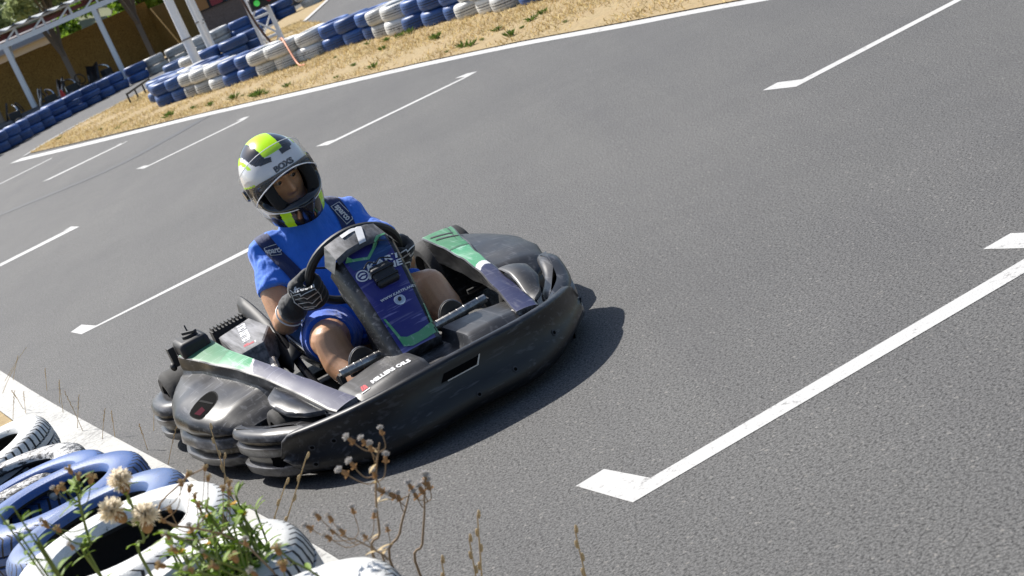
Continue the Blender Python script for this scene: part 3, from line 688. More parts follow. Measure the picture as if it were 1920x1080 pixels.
for s in (-1, 1):
    mb = MB(); c = V(.086, .035 * s, .002); mb.blob((0, 0, 0), (.016,) * 3, 0, 16, 10); mb.v = [Mh @ (p + c) for p in mb.v]
    o = MB(); o.blob((0, 0, 0), (.005, .0085, .0085), 0, 14, 6); o.v = [Mh @ (p + c + V(.0135, .004, -.002)) for p in o.v]
    e = pb(mb, 'eye', [M['eye']]); pb(o, 'iris', [M['iris']], e)
    mb = MB(); pts = [V(0.116, 0.016 * s, 0.026), V(0.117, 0.031 * s, 0.033), V(0.106, 0.050 * s, 0.033), V(0.094, 0.062 * s, 0.026)]
    mb.tube([Mh @ p for p in spline(pts, 4)], [.003, .005, .0055, .006, .006, .0065, .006, .006, .0055, .005, .004, .003, .002], 8); pb(mb, 'eyebrow', [M['brow']])
    mb = MB(); mb.tube([Mh @ p for p in spline([V(.100, .017 * s, .010), V(.104, .035 * s, .0145), V(.096, .054 * s, .010)], 4)], .0056, 8); mb.tube([Mh @ p for p in spline([V(.100, .018 * s, -.004), V(.103, .036 * s, -.010), V(.095, .056 * s, -.003)], 4)], .0040, 8); pb(mb, 'eyelid', [M['skin']])

# shirt
mb = MB()
secs = [(.215, .18, .155, .205), (.185, .30, .155, .208), (.155, .42, .160, .212), (.135, .52, .158, .222), (.128, .60, .145, .228), (.130, .655, .122, .205), (.135, .70, .105, .155), (.142, .735, .100, .120), (.152, .765, .098, .108), (.160, .785, .094, .100)]
rows = []
for x, z, rx, ry in secs:
    yc = .035; rows.append([V(x + rx * math.copysign(abs(math.cos(a)) ** .8, math.cos(a)), yc + ry * math.copysign(abs(math.sin(a)) ** .85, math.sin(a)), z + .012 * math.sin(a)) for a in [2 * math.pi * k / 36 for k in range(36)]])
mb.grid(rows, cu=True); mb.ngon(rows[0], 0, True); mb.ngon(rows[-1], 0)
eR = lerp(shR, elR, .56); eL = lerp(shL, elL, .66)
mb.tube(spline([V(.13, -.08, .675), shR + V(0, -.005, .012), lerp(shR, elR, .3), eR + V(0, -.004, 0)], 4), [.075, .080, .083, .083, .082, .081, .081, .081, .082, .084, .086, .088, .09], 20)
mb.tube(spline([V(.13, .14, .685), shL + V(0, .005, .012), lerp(shL, elL, .3), eL], 4), [.075, .080, .083, .083, .082, .081, .081, .081, .082, .084, .086, .088, .09], 20)
shirt = remesh(mb, 'shirt', [M['shirt']], person, .0075, 2, [(.16, .040, 1), (.065, .022, 2)])
# shorts
mb = MB()
for s, kn in ((-1, V(.785, -.215, .335)), (1, V(.785, .262, .345))):
    hip = V(.18, .03 + .10 * s, .21); mb.tube(spline([hip, lerp(hip, kn, .5) + V(0, 0, .02), lerp(hip, kn, .76) + V(0, 0, .012)], 6), [.135, .133, .130, .127, .123, .119, .115, .111, .108, .105, .102, .100, .099], 22)
mb.blob((.20, .03, .22), (.16, .215, .13), 0, 24, 14)
remesh(mb, 'shorts', [M['shorts']], person, .0075, 2, [(.14, .030, 1), (.06, .014, 2)])

# dark straps over both shoulders with their woven badge
st = treeof(shirt)
def strap(path, w, o, n, badge_at, ang, flip):
    mb = MB(); u = V(0, 1, 0); n = Vector(n).normalized(); P = spline(path, 6); rows = []
    for i, p in enumerate(P):
        t = (P[min(i + 1, len(P) - 1)] - P[max(i - 1, 0)]).normalized(); sx = t.cross(n).normalized(); row = []
        for k in range(7):
            q = p + sx * (w * (k / 6 - .5)); h = st.ray_cast(q + n * .2, -n, .5)
            row.append((h[0] + n * .006) if h[0] else q)
        rows.append(row)
    mb.grid(rows); t2 = mb.bvh()
    bu = Vector(badge_at[1]).normalized(); bv = n.cross(bu); bw = .052; bh = .0245
    press(mb, fill2d([(-bw, -bh), (bw, -bh), (bw, bh), (-bw, bh)], .02), badge_at[0], bu, bv, 1, t2, .003)
    press(mb, fill2d([(-bw * .94, -bh * .88), (bw * .94, -bh * .88), (bw * .94, bh * .88), (-bw * .94, bh * .88)], .02), badge_at[0], bu, bv, 0, t2, .0045)
    press(mb, text2d('sparco', .040, 0, .96, .0012), badge_at[0], bu, bv, 1, t2, .0065, .80, 1)
    return pb(mb, 'shoulder_strap', [M['navy'], M['white_st']], recalc=False)
strap([V(.10, -.105, .72), V(.2, -.135, .665), V(.27, -.115, .56), V(.3, -.085, .47)], .068, 0, (.86, -.18, .48), (V(.19, -.142, .672), (.25, .62, -.62)), 0, 0) if False else None
strap([V(.05, -.150, .73), V(.2, -.150, .655), V(.27, -.125, .56), V(.3, -.10, .46)], .062, 0, (.80, -.22, .56), (V(.2, -.150, .668), (-.12, .80, -.26)), 0, 0)
strap([V(.05, .185, .75), V(.2, .195, .675), V(.27, .175, .58), V(.3, .15, .48)], .062, 0, (.80, -.05, .60), (V(.2, .197, .675), (.46, .16, -.62)), 0, 0)

# collar under the helmet
mb = MB(); mb.tube([V(.155, .032, .765), V(.180, .020, .83)], .092, 24); pb(mb, 'neck_strap', [M['pad']])
# helmet
def hpos(th, z, k=1.0):
    zt = .196
    if z >= 0: rho = math.sqrt(max(0, 1 - (z / zt) ** 2.15))
    else: rho = 1 - .05 * (-z / .19) - .14 * (-z / .19) ** 3
    c, s = math.cos(th), math.sin(th)
    ex = lambda q: math.copysign(abs(q) ** .94, q)
    rx = .198 if c > 0 else .178
    x = rx * ex(c) * rho; y = .152 * ex(s) * rho
    ch = sstep(.0, -.07, z) * math.exp(-(th / .62) ** 2) if abs(th) < 2 else 0
    x += .032 * ch * c
    zz = z + .035 * sstep(0, -.19, z) * (1 - c) * .5
    return V(x * k - .004, y * k, zz * k)
NT, NZ = 240, 100
zs = [.196 * math.sin(math.pi / 2 * (1 - i / 60)) for i in range(61)] + [-.19 * i / 42 for i in range(1, 43)]
OA, OZ, OH = 1.20, -.020, .075
def inport(th, z): return (abs(th) / OA) ** 3.2 + (abs(z - OZ) / OH) ** 3.2 < 1
def hcol(th, z, p):
    a = abs(math.degrees(th)); y = abs(p.y)
    ph = math.degrees(math.atan2(p.z, math.hypot(p.x, p.y)))
    if z > .0:
        if p.x > -.12 and ph > (44 if y < .05 else 40 + 0):
            if y < .046: return 2 if ph > 46 else 0
            if y < .098 - .25 * max(0, p.x - .08): return 1
            if y < .108 and p.x > -.02: return 0
            if y < .118 and p.x < .09: return 2
        if a > 60 and z < .052 - .0006 * (a - 60) and z > .044 - .0006 * (a - 60): return 2
        if a > 60 and z < .044 - .0006 * (a - 60): return 1
        if a > 150 and z < .1: return 1
        return 0
    if a > 66 and z > -.075: return 1
    if z > -.108: return 0
    if a < 24: return 1
    lo = 24 + max(0, -(z + .108)) * 50
    if a < lo + 4: return 1
    if a < lo + 22: return 2
    if a < 70: return 1
    if a < 95: return 0 if z > -.135 else 1
    return 1 if z < -.1 else 0
hel = MB(); base = []
for z in zs: base.append([hpos(-math.pi + 2 * math.pi * k / NT, z) for k in range(NT)])
rows = [[Mh @ p for p in r] for r in base]
o0 = len(hel.v); 
for r in rows: hel.v += r
inr = [[Mh @ (hpos(-math.pi + 2 * math.pi * k / NT, z, .90)) for k in range(NT)] for z in zs]
o1 = len(hel.v)
for r in inr: hel.v += r
for i in range(len(zs) - 1):
    for k in range(NT):
        th = -math.pi + 2 * math.pi * (k + .5) / NT; z = (zs[i] + zs[i + 1]) / 2
        if inport(th, z): continue
        k2 = (k + 1) % NT
        hel.f.append([o0 + i * NT + k, o0 + i * NT + k2, o0 + (i + 1) * NT + k2, o0 + (i + 1) * NT + k]); hel.m.append(hcol(th, z, base[i][k]))
        hel.f.append([o1 + i * NT + k, o1 + (i + 1) * NT + k, o1 + (i + 1) * NT + k2, o1 + i * NT + k2]); hel.m.append(3)
for k in range(NT):
    k2 = (k + 1) % NT; e = (len(zs) - 1) * NT
    hel.f.append([o0 + e + k, o0 + e + k2, o1 + e + k2, o1 + e + k]); hel.m.append(3)
tree = BVHTree.FromPolygons([tuple(p) for p in hel.v], hel.f)
Hx, Hy, Hz = (Mh.to_3x3() @ V(1, 0, 0)), (Mh.to_3x3() @ V(0, 1, 0)), (Mh.to_3x3() @ V(0, 0, 1))
press(hel, text2d('BOXS', .038, 0, .94, .0022), Mh @ V(.2, .004, .093), Hy, Hz - Hx * .5, 1, tree, .0025, 1.0, .9)
for s in (-1, 1):
    press(hel, fill2d([(-.030, -.010), (.026, -.016), (.030, .006), (-.022, .016)], .01), Mh @ V(.15, .055 * s, .135), Hy * 1.0 - Hx * .4 * s, Hz - Hx * .7, 1, tree, .002)
    press(hel, fill2d([(-.002, -.012), (.002, -.012), (.003, .012), (-.003, .012)], .02), Mh @ V(.22, .006 * s, -.125), Hy, Hz, 4, tree, .004)
hm = pb(hel, 'helmet', [M['hw'], M['hb'], M['neon'], M['pad'], M['grey_st']], smooth=60)
mb = MB()
for s in (-1, 1): mb.tube([Mh @ p for p in spline([V(.10, .080 * s, .06), V(.130, .094 * s, .0), V(.140, .088 * s, -.06), V(.135, .066 * s, -.11)], 5)], .026, 12)
mb.tube([Mh @ p for p in spline([V(.11, -.085, .052), V(.135, -.04, .060), V(.14, 0, .062), V(.135, .04, .060), V(.11, .085, .052)], 5)], .021, 12)
pb(mb, 'padding', [M['pad']], hm)
# gasket round the eye port
mb = MB(); pts = []
for k in range(72):
    t = 2 * math.pi * k / 72; th = OA * math.copysign(abs(math.cos(t)) ** (2 / 3.2), math.cos(t)); z = OZ + OH * math.copysign(abs(math.sin(t)) ** (2 / 3.2), math.sin(t))
    pts.append((th, z))
rows = []
for th, z in pts:
    p = hpos(th, z); q = hpos(th, z, .90); d = (p - q).normalized(); e = (V(p.x, p.y, p.z) - hpos(th * .94, OZ + (z - OZ) * .94)).normalized()
    rows.append([Mh @ a for a in (p + e * .012 + d * .003, p + e * .010 + d * .008, p + d * .009, p - e * .008 + d * .002, q - e * .012, q - e * .004)])
mb.grid(rows, cv=True); pb(mb, 'eye_port_seal', [M['hb']], hm, smooth=60)
mb = MB()
for dz in (.011, ):
    rows2 = []
    for th, z in pts:
        if z < OZ + .03:
            p = hpos(th * 1.045, OZ + (z - OZ) * 1.16); rows2.append(Mh @ (p + V(p.x, p.y, 0).normalized() * .004))
i0 = min(range(len(rows2)), key=lambda i: 0)
mb.tube(rows2, .0045, 8); pb(mb, 'trim', [M['hw']], hm)
# raised visor
mb = MB(); rows = []; Mv = Mh @ Matrix.Translation(V(-.02, 0, 0)) @ Matrix.Rotation(R(-33), 4, 'Y') @ Matrix.Translation(V(.02, 0, 0))
for i in range(15):
    z = lerp(-.086, .062, i / 14); lim = 1.62 - .18 * abs(i / 14 - .5)
    rows.append([Mv @ (hpos(lim * (k / 48 - .5) * 2, z * .9 - .0, 1.0) * 1.055) for k in range(49)])
mb.grid(rows); vis = pb(mb, 'visor', [M['visor']], hm, smooth=80, recalc=False)
mb = MB(); mb.tube(rows[0], .0028, 6); mb.tube(rows[-1], .0018, 6); pb(mb, 'visor_edge', [M['hw']], vis)
for s in (-1, 1):
    mb = MB(); Mq = Mh @ Matrix.Translation(V(-.02, .158 * s, -.005)) @ Matrix.Rotation(R(90 * -s), 4, 'X'); mb.lathe([(0, .012), (.024, .010), (.03, .0)], 20, 0, Mq); pb(mb, 'visor_pivot', [M['hb']], hm)
mb = MB(); mb.add([Mh @ V(*p) for p in [(.238, -.026, -.098), (.238, .026, -.098), (.236, 0, -.150), (.215, -.05, -.095), (.215, .05, -.095), (.212, 0, -.17)]], [(0, 1, 2), (0, 3, 4, 1), (1, 4, 5, 2), (2, 5, 3, 0)]); pb(mb, 'chin_vent', [M['hb']], hm, bevel=.004)

# gloved hands closed on the wheel
def ringpt(a): return wc + wx * (WR * math.cos(a)) + wy * (WR * math.sin(a))
def glove(angle, wrist, sgn):
    tang = (-wx * math.sin(angle) + wy * math.cos(angle)); rp = ringpt(angle); rad = (rp - wc).normalized(); fr = -wn
    mb = MB()
    kk = 1 if sgn < 0 else .78
    def around(p, deg, r): return p + kk * (rad * math.cos(R(deg)) + fr * math.sin(R(deg))) * r
    for k, (s, ln) in enumerate(((-.050, .8), (-.018, .95), (.016, 1.0), (.048, .92))):
        p = rp + tang * s
        ch = [around(p, -10, .060), around(p, 28, .056), around(p, 75, .046), around(p, 120, .040), around(p, 165, .038), around(p, 165 + 45 * ln, .036)]
        limb(mb, ch, [.021, .0205, .019, .018, .017, .015], 10, 3)
    pc = rp + rad * (.058 if sgn < 0 else .030) - fr * (.012 if sgn < 0 else .03)
    limb(mb, [pc + tang * -.042, pc + tang * .040], [.034, .036], 12, 4)
    limb(mb, [pc + rad * .006 - fr * .022 - tang * .03, pc - fr * .02 + tang * .03], [.030, .030], 12, 4)
    th = [pc - fr * .03 + tang * .03, rp - fr * .034 + tang * .055 + rad * .02, rp - fr * .034 + tang * .07 - rad * .012, rp - fr * .024 + tang * .078 - rad * .036]
    limb(mb, th, [.024, .021, .019, .016], 10, 4)
    limb(mb, [pc - tang * .01 - fr * .01, lerp(pc, wrist, .6), wrist], [.044, .048, .054], 16, 5)
    limb(mb, [lerp(pc, wrist, .7), wrist, wrist + (wrist - pc).normalized() * .012], [.048, .056, .064], 16, 4)
    g = remesh(mb, 'glove', [M['glove'], M['white_st']], person, .0048, 2)
    t = treeof(g); d = MB()
    n = (fr * .55 + rad * .75).normalized() if sgn < 0 else (fr * .75 + rad * .55).normalized()
    return g, t, rp, rad, fr, tang, pc, n
g, t, rp, rad, fr, tang, pc, n = glove(R(164), wrR, -1)
n = V(.93, -.30, .2).normalized(); up = V(.0, .12, 1); u = up.cross(n).normalized(); v = n.cross(u)
dm = MB(); o = rp + rad * .035 + fr * .03
press(dm, text2d('freem', .036, .0, 1, .001), o + v * .046 + u * .004, u, v, 0, t, .003, 1, .9)
def line(pts, w):
    out = []
    for a, b in zip(pts, pts[1:]):
        a = V(*a, 0); b = V(*b, 0); d = (b - a).normalized(); s = V(-d.y, d.x, 0) * w / 2; e = d * w * .4
        out.append([(a - e + s)[:2], (a - e - s)[:2], (b + e - s)[:2], (b + e + s)[:2]])
    return out
zig = [[(-.055, .030), (-.02, .030), (-.02, .018), (.0, .024), (.045, .032)], [(-.05, .010), (-.01, .008), (.0, -.002), (.05, .014)], [(-.045, -.012), (.0, -.018), (.012, -.028), (.052, -.006)], [(-.056, .045), (-.058, .0), (-.03, -.045), (.01, -.05)], [(-.03, -.034), (.02, -.046), (.045, -.03)], [(.045, .032), (.055, .0), (.05, -.03)], [(-.055, .058), (-.045, .040), (-.03, .056), (-.02, .042)]]
for z_ in zig:
    for q in line(z_, .0038): press(dm, fill2d(q, .012), o, u, v, 0, t, .003, 1, .9)
for q in line([(-.02, -.115), (.002, -.075)], .016): press(dm, fill2d(q, .012), o, u, v, 0, t, .003)
cuff_c = wrR + (wrR - pc).normalized() * .058; ax = (wrR - pc).normalized(); a1 = ax.cross(V(0, 0, 1)).normalized(); a2 = ax.cross(a1)
ct = MB(); ct.tube([cuff_c + (a1 * math.cos(q) + a2 * math.sin(q)) * .060 for q in [2 * math.pi * k / 32 for k in range(33)]], .0035, 6)
pb(dm, 'printed_marks', [M['white_st']], g, recalc=False); pb(ct, 'cuff_trim', [M['white_st']], g)  # printed word and white outlines on the glove
g, t, rp, rad, fr, tang, pc, n = glove(R(14), wrL, 1)
n = V(.9, .25, .35).normalized(); u = V(0, 0, 1).cross(n).normalized(); v = n.cross(u); dm = MB(); o = rp + rad * .03 + fr * .03
for z_ in zig[:5]:
    for q in line(z_, .005): press(dm, fill2d(q, .012), o, u, v, 0, t, .003, .9, .9)
pb(dm, 'printed_marks', [M['white_st']], g, recalc=False)  # white outlines printed on this glove, no letters
for s, y in ((-1, -.215), (1, .265)):
    mb = MB(); limb(mb, [V(1.0, y, .085), V(1.06, y, .085), V(1.12, y - .0, .15), V(1.135, y, .21)], [.048, .050, .044, .036], 14, 4)
    remesh(mb, 'shoe', [M['shoe']], person, .008, 2)
# ------------------------------------------------------------------ the place
def asphalt(name, lo, hi, tint=(1, .987, .967)):
    m, nt, b = newmat(name); vec = coords(nt)
    big = noise(nt, vec, .35, 4, .6); mid = noise(nt, vec, 3.0, 4, .6)
    vo = N(nt, 'ShaderNodeTexVoronoi'); vo.inputs['Scale'].default_value = 170; L(nt, vec, vo.inputs['Vector'])
    g1 = noise(nt, vec, 150, 3, .75); g2 = noise(nt, vec, 100, 4, .75)
    v2 = N(nt, 'ShaderNodeTexVoronoi'); v2.inputs['Scale'].default_value = 130; L(nt, vec, v2.inputs['Vector'])
    sepc = N(nt, 'ShaderNodeSeparateColor'); L(nt, v2.outputs['Color'], sepc.inputs[0])
    a = mix(nt, ramp(nt, g1, [(.40, 0), (.60, 1)]), [lo * t for t in tint], [hi * t for t in tint])
    a = mix(nt, ramp(nt, g2, [(.51, 0), (.60, .85)]), a, [lo * .24 * t for t in tint])
    a = mix(nt, ramp(nt, sepc.outputs[0], [(.985, 0), (.992, .3)]), a, (.34, .32, .29))
    lowf = mix(nt, ramp(nt, big, [(.25, 0), (.75, 1)]), (.86, .86, .87), (1.13, 1.12, 1.10)); lowm = mix(nt, mid, (.90, .90, .90), (1.10, 1.10, 1.10))
    a = mix(nt, 1.0, a, lowf, 'MULTIPLY'); a = mix(nt, 1.0, a, lowm, 'MULTIPLY')
    st_ = noise(nt, coords(nt, 'Object', (1.6, .16, 1), (0, 0, R(-22))), 1.5, 4, .6); a = mix(nt, 1.0, a, mix(nt, ramp(nt, st_, [(.35, 0), (.65, 1)]), (.93, .93, .94), (1.04, 1.04, 1.03)), 'MULTIPLY')
    L(nt, a, b.inputs['Base Color']); b.inputs['Roughness'].default_value = .82; b.inputs['Specular IOR Level'].default_value = .35
    ad = N(nt, 'ShaderNodeMath', operation='ADD'); L(nt, g1, ad.inputs[0]); L(nt, vo.outputs['Distance'], ad.inputs[1])
    bump(nt, b, ad.outputs[0], .28, .004); return m
M['asphalt'] = asphalt('track_asphalt', .058, .146)
def paint(name, base, wear, wscale=34, lim=(.58, .74)):
    m, nt, b = newmat(name); vec = coords(nt)
    w = noise(nt, vec, wscale, 6, .75); p = noise(nt, vec, 2.4, 3); g = noise(nt, vec, 150, 2)
    ad = N(nt, 'ShaderNodeMath', operation='MULTIPLY_ADD'); L(nt, p, ad.inputs[0]); ad.inputs[1].default_value = .62; L(nt, w, ad.inputs[2])
    k = ramp(nt, ad.outputs[0], [(lim[0] + .30, 0), (min(1, lim[1] + .30), wear)])
    a = mix(nt, ramp(nt, g, [(.35, 0), (.7, .5)]), base, [x * .78 for x in base]); a = mix(nt, k, a, (.13, .125, .12))
    L(nt, a, b.inputs['Base Color']); b.inputs['Roughness'].default_value = .7; bump(nt, b, g, .4, .004); return m
M['line'] = paint('white_road_paint', (.46, .455, .44), .8)
M['edge'] = paint('chalky_edge_paint', (.40, .395, .37), .7, 34, (.52, .66))
def drygrass():
    m, nt, b = newmat('dry_ground'); vec = coords(nt)
    n1 = noise(nt, vec, 1.2, 5, .65); n2 = noise(nt, vec, 22, 4, .7); n3 = noise(nt, vec, 120, 2)
    a = mix(nt, ramp(nt, n2, [(.3, 0), (.7, 1)]), (.23, .165, .078), (.41, .31, .155)); a = mix(nt, ramp(nt, n1, [(.45, 0), (.7, .4)]), a, (.34, .22, .10)); a = mix(nt, ramp(nt, n3, [(.5, 0), (.75, .5)]), a, (.10, .065, .03))
    L(nt, a, b.inputs['Base Color']); b.inputs['Roughness'].default_value = .95; bump(nt, b, n2, .3, .012); return m
M['dry'] = drygrass()

def sheet(name, pts, z, mat, kind='structure', thick=0):
    mb = MB(); mb.ngon([V(x, y, z) for x, y in pts]); o = mb.build(name, mat, smooth=0, recalc=False)
    if o.data.polygons[0].normal.z < 0: o.data.flip_normals()
    return tag(o, kind=kind)
sheet('ground', [(-260, -30), (260, -30), (260, 420), (-260, 420)], -.06, M['dry'])
near_edge = [(-4.2, 13.2), (-2.962, 10.023), (-2.324, 8.407), (-1.868, 7.295), (-1.517, 6.448), (-1.235, 5.769), (-1.003, 5.207), (-.811, 4.731), (-.60, 4.16), (-.15, 2.9), (.6, 1.0), (1.6, -1.5)]
sheet('track', [(-22, 48)] + [(x - .02, y) for x, y in [(-5.2, 17.5)] + near_edge] + [(12, -1.5), (12, 48)], 0, M['asphalt'])
def ribbon(name, line, w, z, mat, side=1, kind='structure'):
    P = [V(x, y, 0) for x, y in line]; P = spline(P, 4); a = []; b = []
    for i, p in enumerate(P):
        t = (P[min(i + 1, len(P) - 1)] - P[max(i - 1, 0)]).normalized(); n = V(-t.y, t.x, 0) * side; ww = w[0] + (w[1] - w[0]) * i / (len(P) - 1) if isinstance(w, tuple) else w
        a.append(V(p.x, p.y, z)); b.append(p + n * ww + V(0, 0, z))
    mb = MB(); mb.grid([a, b]); o = mb.build(name, mat, smooth=0, recalc=False)
    if o.data.polygons[0].normal.z < 0: o.data.flip_normals()
    return tag(o, kind=kind)
ribbon('edge_line', near_edge, .20, .002, M['edge'], -1)
far_edge = [(-6.95, 30.5), (-4.709, 26.282), (-2.636, 22.505), (-1.072, 19.4), (.12, 17.088), (1.044, 15.098), (1.745, 13.323), (2.288, 12.024), (3.2, 9.6), (4.4, 6.2)]
ribbon('edge_line', far_edge, (.24, .16), .002, M['line'], -1)
# starting grid
def patch(name, polys, mat=M['line'], z=.0015):
    mb = MB()
    for p in polys: mb.ngon([V(x, y, z) for x, y in p])
    o = mb.build(name, mat, smooth=0, recalc=False)
    for f in o.data.polygons:
        if f.normal.z < 0: f.flip()
    return tag(o, kind='structure')
patch('grid_marking', [[(-.055, 4.355), (.033, 4.389), (.133, 4.189), (.064, 4.081)], [(.133, 4.189), (1.353, 4.592), (1.425, 4.616), (1.525, 4.65), (1.57, 4.562), (1.311, 4.486), (.064, 4.081)], [(1.318, 4.818), (1.421, 4.852), (1.525, 4.65), (1.425, 4.616)]])
patch('grid_marking', [[(1.556, 8.521), (1.649, 8.559), (1.733, 8.375), (1.669, 8.259)], [(1.733, 8.375), (2.681, 8.704), (3.05, 8.83), (3.05, 8.74), (2.691, 8.62), (1.669, 8.259)]])
patch('grid_marking', [[(-1.017, 14.135), (-.921, 14.145), (-.844, 14.042), (-.904, 13.892)], [(-.844, 14.042), (.345, 14.46), (.459, 14.468), (.33, 14.36), (-.904, 13.892)], [(.459, 14.468), (.378, 14.628), (.266, 14.665), (.345, 14.46)]])
patch('grid_marking', [[(-3.279, 19.079), (-3.178, 19.046), (-3.098, 18.863), (-3.139, 18.735)], [(-3.098, 18.863), (-2.02, 19.46), (-1.938, 19.492), (-2.0, 19.32), (-3.139, 18.735)], [(-1.938, 19.492), (-2.02, 19.65), (-2.111, 19.617), (-2.04, 19.47)]])
patch('grid_marking', [[(-5.168, 23.097), (-5.026, 22.957), (-4.0, 23.663), (-4.06, 23.80)], [(-4.0, 23.663), (-4.14, 23.85), (-4.19, 23.80), (-4.08, 23.70)]])
patch('grid_marking', [[(-6.465, 26.2), (-5.743, 26.95), (-5.76, 27.10), (-6.48, 26.35)]])
patch('grid_marking', [[(-2.551, 10.286), (-2.498, 10.388), (-2.361, 10.128), (-2.442, 10.049)], [(-2.361, 10.128), (-1.347, 10.562), (-.9, 10.75), (-.88, 10.63), (-1.326, 10.429), (-2.442, 10.049)]])
patch('grid_marking', [[(-4.161, 15.59), (-3.537, 16.0), (-3.415, 15.812), (-4.116, 15.376)], [(-3.537, 16.0), (-3.62, 16.03), (-3.55, 16.12), (-3.415, 15.812)]])
M['wire_shade'] = flat('dark_wire_shadow', (.018, .019, .022), .6)
ribbon('wire_shadow', [(-6.6, 20.9), (-5.251, 20.646), (-3.822, 20.357), (-3.1, 21.1), (-2.60, 21.95)], (.20, .24), .003, M['wire_shade'])  # shadow of an overhead wire, painted as a dark strip on the asphalt
# dry island between the track and the pit lane
isl = [(-6.85, 30.75), (-4.8, 26.68), (-2.74, 22.68), (-1.18, 19.58), (.02, 17.22), (.94, 15.22), (1.64, 13.45), (2.18, 12.14), (3.1, 9.7), (4.3, 6.3), (7.5, 7.5), (4.6, 14.0), (3.0, 19.0), (1.7, 23.5), (.6, 27.5), (-.4, 29.5), (-1.2, 31.5), (-1.75, 35.2), (-1.0, 44.0), (-.9, 47.5), (-1.9, 43.5), (-2.6, 39.0), (-3.1, 37.2), (-4.2, 38.0), (-4.9, 36.2), (-5.6, 34.4), (-6.3, 33.2), (-6.65, 31.9)]
sheet('grass_island', isl, .012, M['dry'])
ribbon('edge_line', [(-6.9, 30.6), (-6.72, 31.9), (-6.4, 33.2), (-5.75, 34.4)], .07, .016, M['line'], 1)
ribbon('edge_line', [(-1.75, 35.2), (-1.0, 44.0), (-.9, 47.0)], .12, .016, M['line'], -1)
sheet('verge', [(x - .2 - .0, y - .05) for x, y in near_edge][1:] + [(-12, -1.5), (-14, 13)], .002, M['dry'])

# ------------------------------------------------------------------ tyres
def tyre_paint(name, c, worn, wear, dirt=.35):
    m, nt, b = newmat(name); vec = coords(nt); oi = N(nt, 'ShaderNodeObjectInfo')
    ofs = N(nt, 'ShaderNodeVectorMath', operation='ADD'); L(nt, vec, ofs.inputs[0]); cm = N(nt, 'ShaderNodeCombineXYZ'); ml = N(nt, 'ShaderNodeMath', operation='MULTIPLY'); L(nt, oi.outputs['Random'], ml.inputs[0]); ml.inputs[1].default_value = 40
    L(nt, ml.outputs[0], cm.inputs[0]); L(nt, cm.outputs[0], ofs.inputs[1]); vec = ofs.outputs[0]
    n1 = noise(nt, vec, 9, 6, .75); n2 = noise(nt, vec, 2.6, 3); n3 = noise(nt, vec, 60, 3)
    a = mix(nt, ramp(nt, n2, [(.3, 0), (.75, 1)]), c, [min(1, x * 1.25 + .02) for x in c]); a = mix(nt, ramp(nt, n3, [(.45, 0), (.75, dirt)]), a, (.23, .20, .16))
    a = mix(nt, ramp(nt, n1, [(.60, 0), (.64, wear)]), a, worn)
    hsv = N(nt, 'ShaderNodeHueSaturation'); mr = N(nt, 'ShaderNodeMapRange'); L(nt, oi.outputs['Random'], mr.inputs[0]); mr.inputs[3].default_value = .72; mr.inputs[4].default_value = 1.12
    L(nt, mr.outputs[0], hsv.inputs['Value']); L(nt, a, hsv.inputs['Color']); L(nt, hsv.outputs[0], b.inputs['Base Color'])
    b.inputs['Roughness'].default_value = .48; bump(nt, b, n3, .25, .004); return m
M['t_blue'] = tyre_paint('blue_painted_rubber', (.009, .066, .245), (.05, .06, .09), .8)
M['t_pale'] = tyre_paint('faded_blue_painted_rubber', (.045, .11, .29), (.06, .07, .10), .8)
M['t_white'] = tyre_paint('white_painted_rubber', (.58, .58, .56), (.03, .03, .03), .85, .28)
M['t_worn'] = tyre_paint('worn_white_painted_rubber', (.55, .54, .52), (.03, .03, .03), 1.0, .5); 
for nd in M['t_worn'].node_tree.nodes:
    if nd.type == 'VALTORGB' and abs(nd.color_ramp.elements[0].position - .60) < .001: nd.color_ramp.elements[0].position = .50; nd.color_ramp.elements[1].position = .53
M['t_old'] = tyre_paint('greyed_white_painted_rubber', (.48, .48, .47), (.05, .05, .05), .8, .5)
def tyre_mesh(name, mat, Rr, w, nseg, tread=True, coarse=False):
    """a car tyre lying flat: side walls, shoulders, tread with lateral sipes, open dark inside"""
    h = w / 2; mb = MB()
    prof = [(.585, -.70), (.60, -.84), (.63, -.93), (.66, -.945), (.70, -.99), (.78, -1.0), (.85, -.97), (.875, -.955), (.90, -.93), (.945, -.84), (.975, -.70), (.99, -.52)]
    trd = [(1.0, -.40), (1.0, -.36), (.975, -.345), (.975, -.30), (1.003, -.285), (1.004, -.06), (.978, -.045), (.978, .045), (1.004, .06), (1.003, .285), (.975, .30), (.975, .345), (1.0, .36), (1.0, .40)]
    prof = prof + trd + [(r, -z) for r, z in prof[::-1]]
    inner = [(.60, .60), (.80, .74), (.93, .55), (.945, 0), (.93, -.55), (.80, -.74), (.60, -.60)]
    rows = []; np_ = nseg // 2
    for k in range(nseg):
        a0 = 2 * math.pi * ((k // 2) + (.74 if k % 2 else 0)) / np_; row = []
        for j, (r, z) in enumerate(prof):
            rr = r; a = a0
            if tread and .93 < r:
                a = a0 + .10 * abs(z)
                if .20 < abs(z) < .86 and k % 2: rr = r - .004
            row.append(V(rr * Rr * math.cos(a), rr * Rr * math.sin(a), z * h))
        a = a0
        for r, z in inner: row.append(V(r * Rr * math.cos(a), r * Rr * math.sin(a), z * h))
        rows.append(row)
    npf = len(prof)
    def mf(i, j):
        if j >= npf - 1 and j < npf + 7: return 1
        if tread and j < npf - 1:
            r, z = prof[j]
            if .93 < r and .2 < abs(z) < .86 and i % 2 and not coarse: return 1
            if r < .98 and prof[min(j + 1, npf - 1)][0] < .98 and abs(z) < .4: return 1
        return 0
    mb.grid(rows, cu=True, cv=True, mfun=mf)
    o = mb.build(name, [mat, M['rubber']], smooth=28, recalc=False); me = o.data
    bpy.data.objects.remove(o); return me
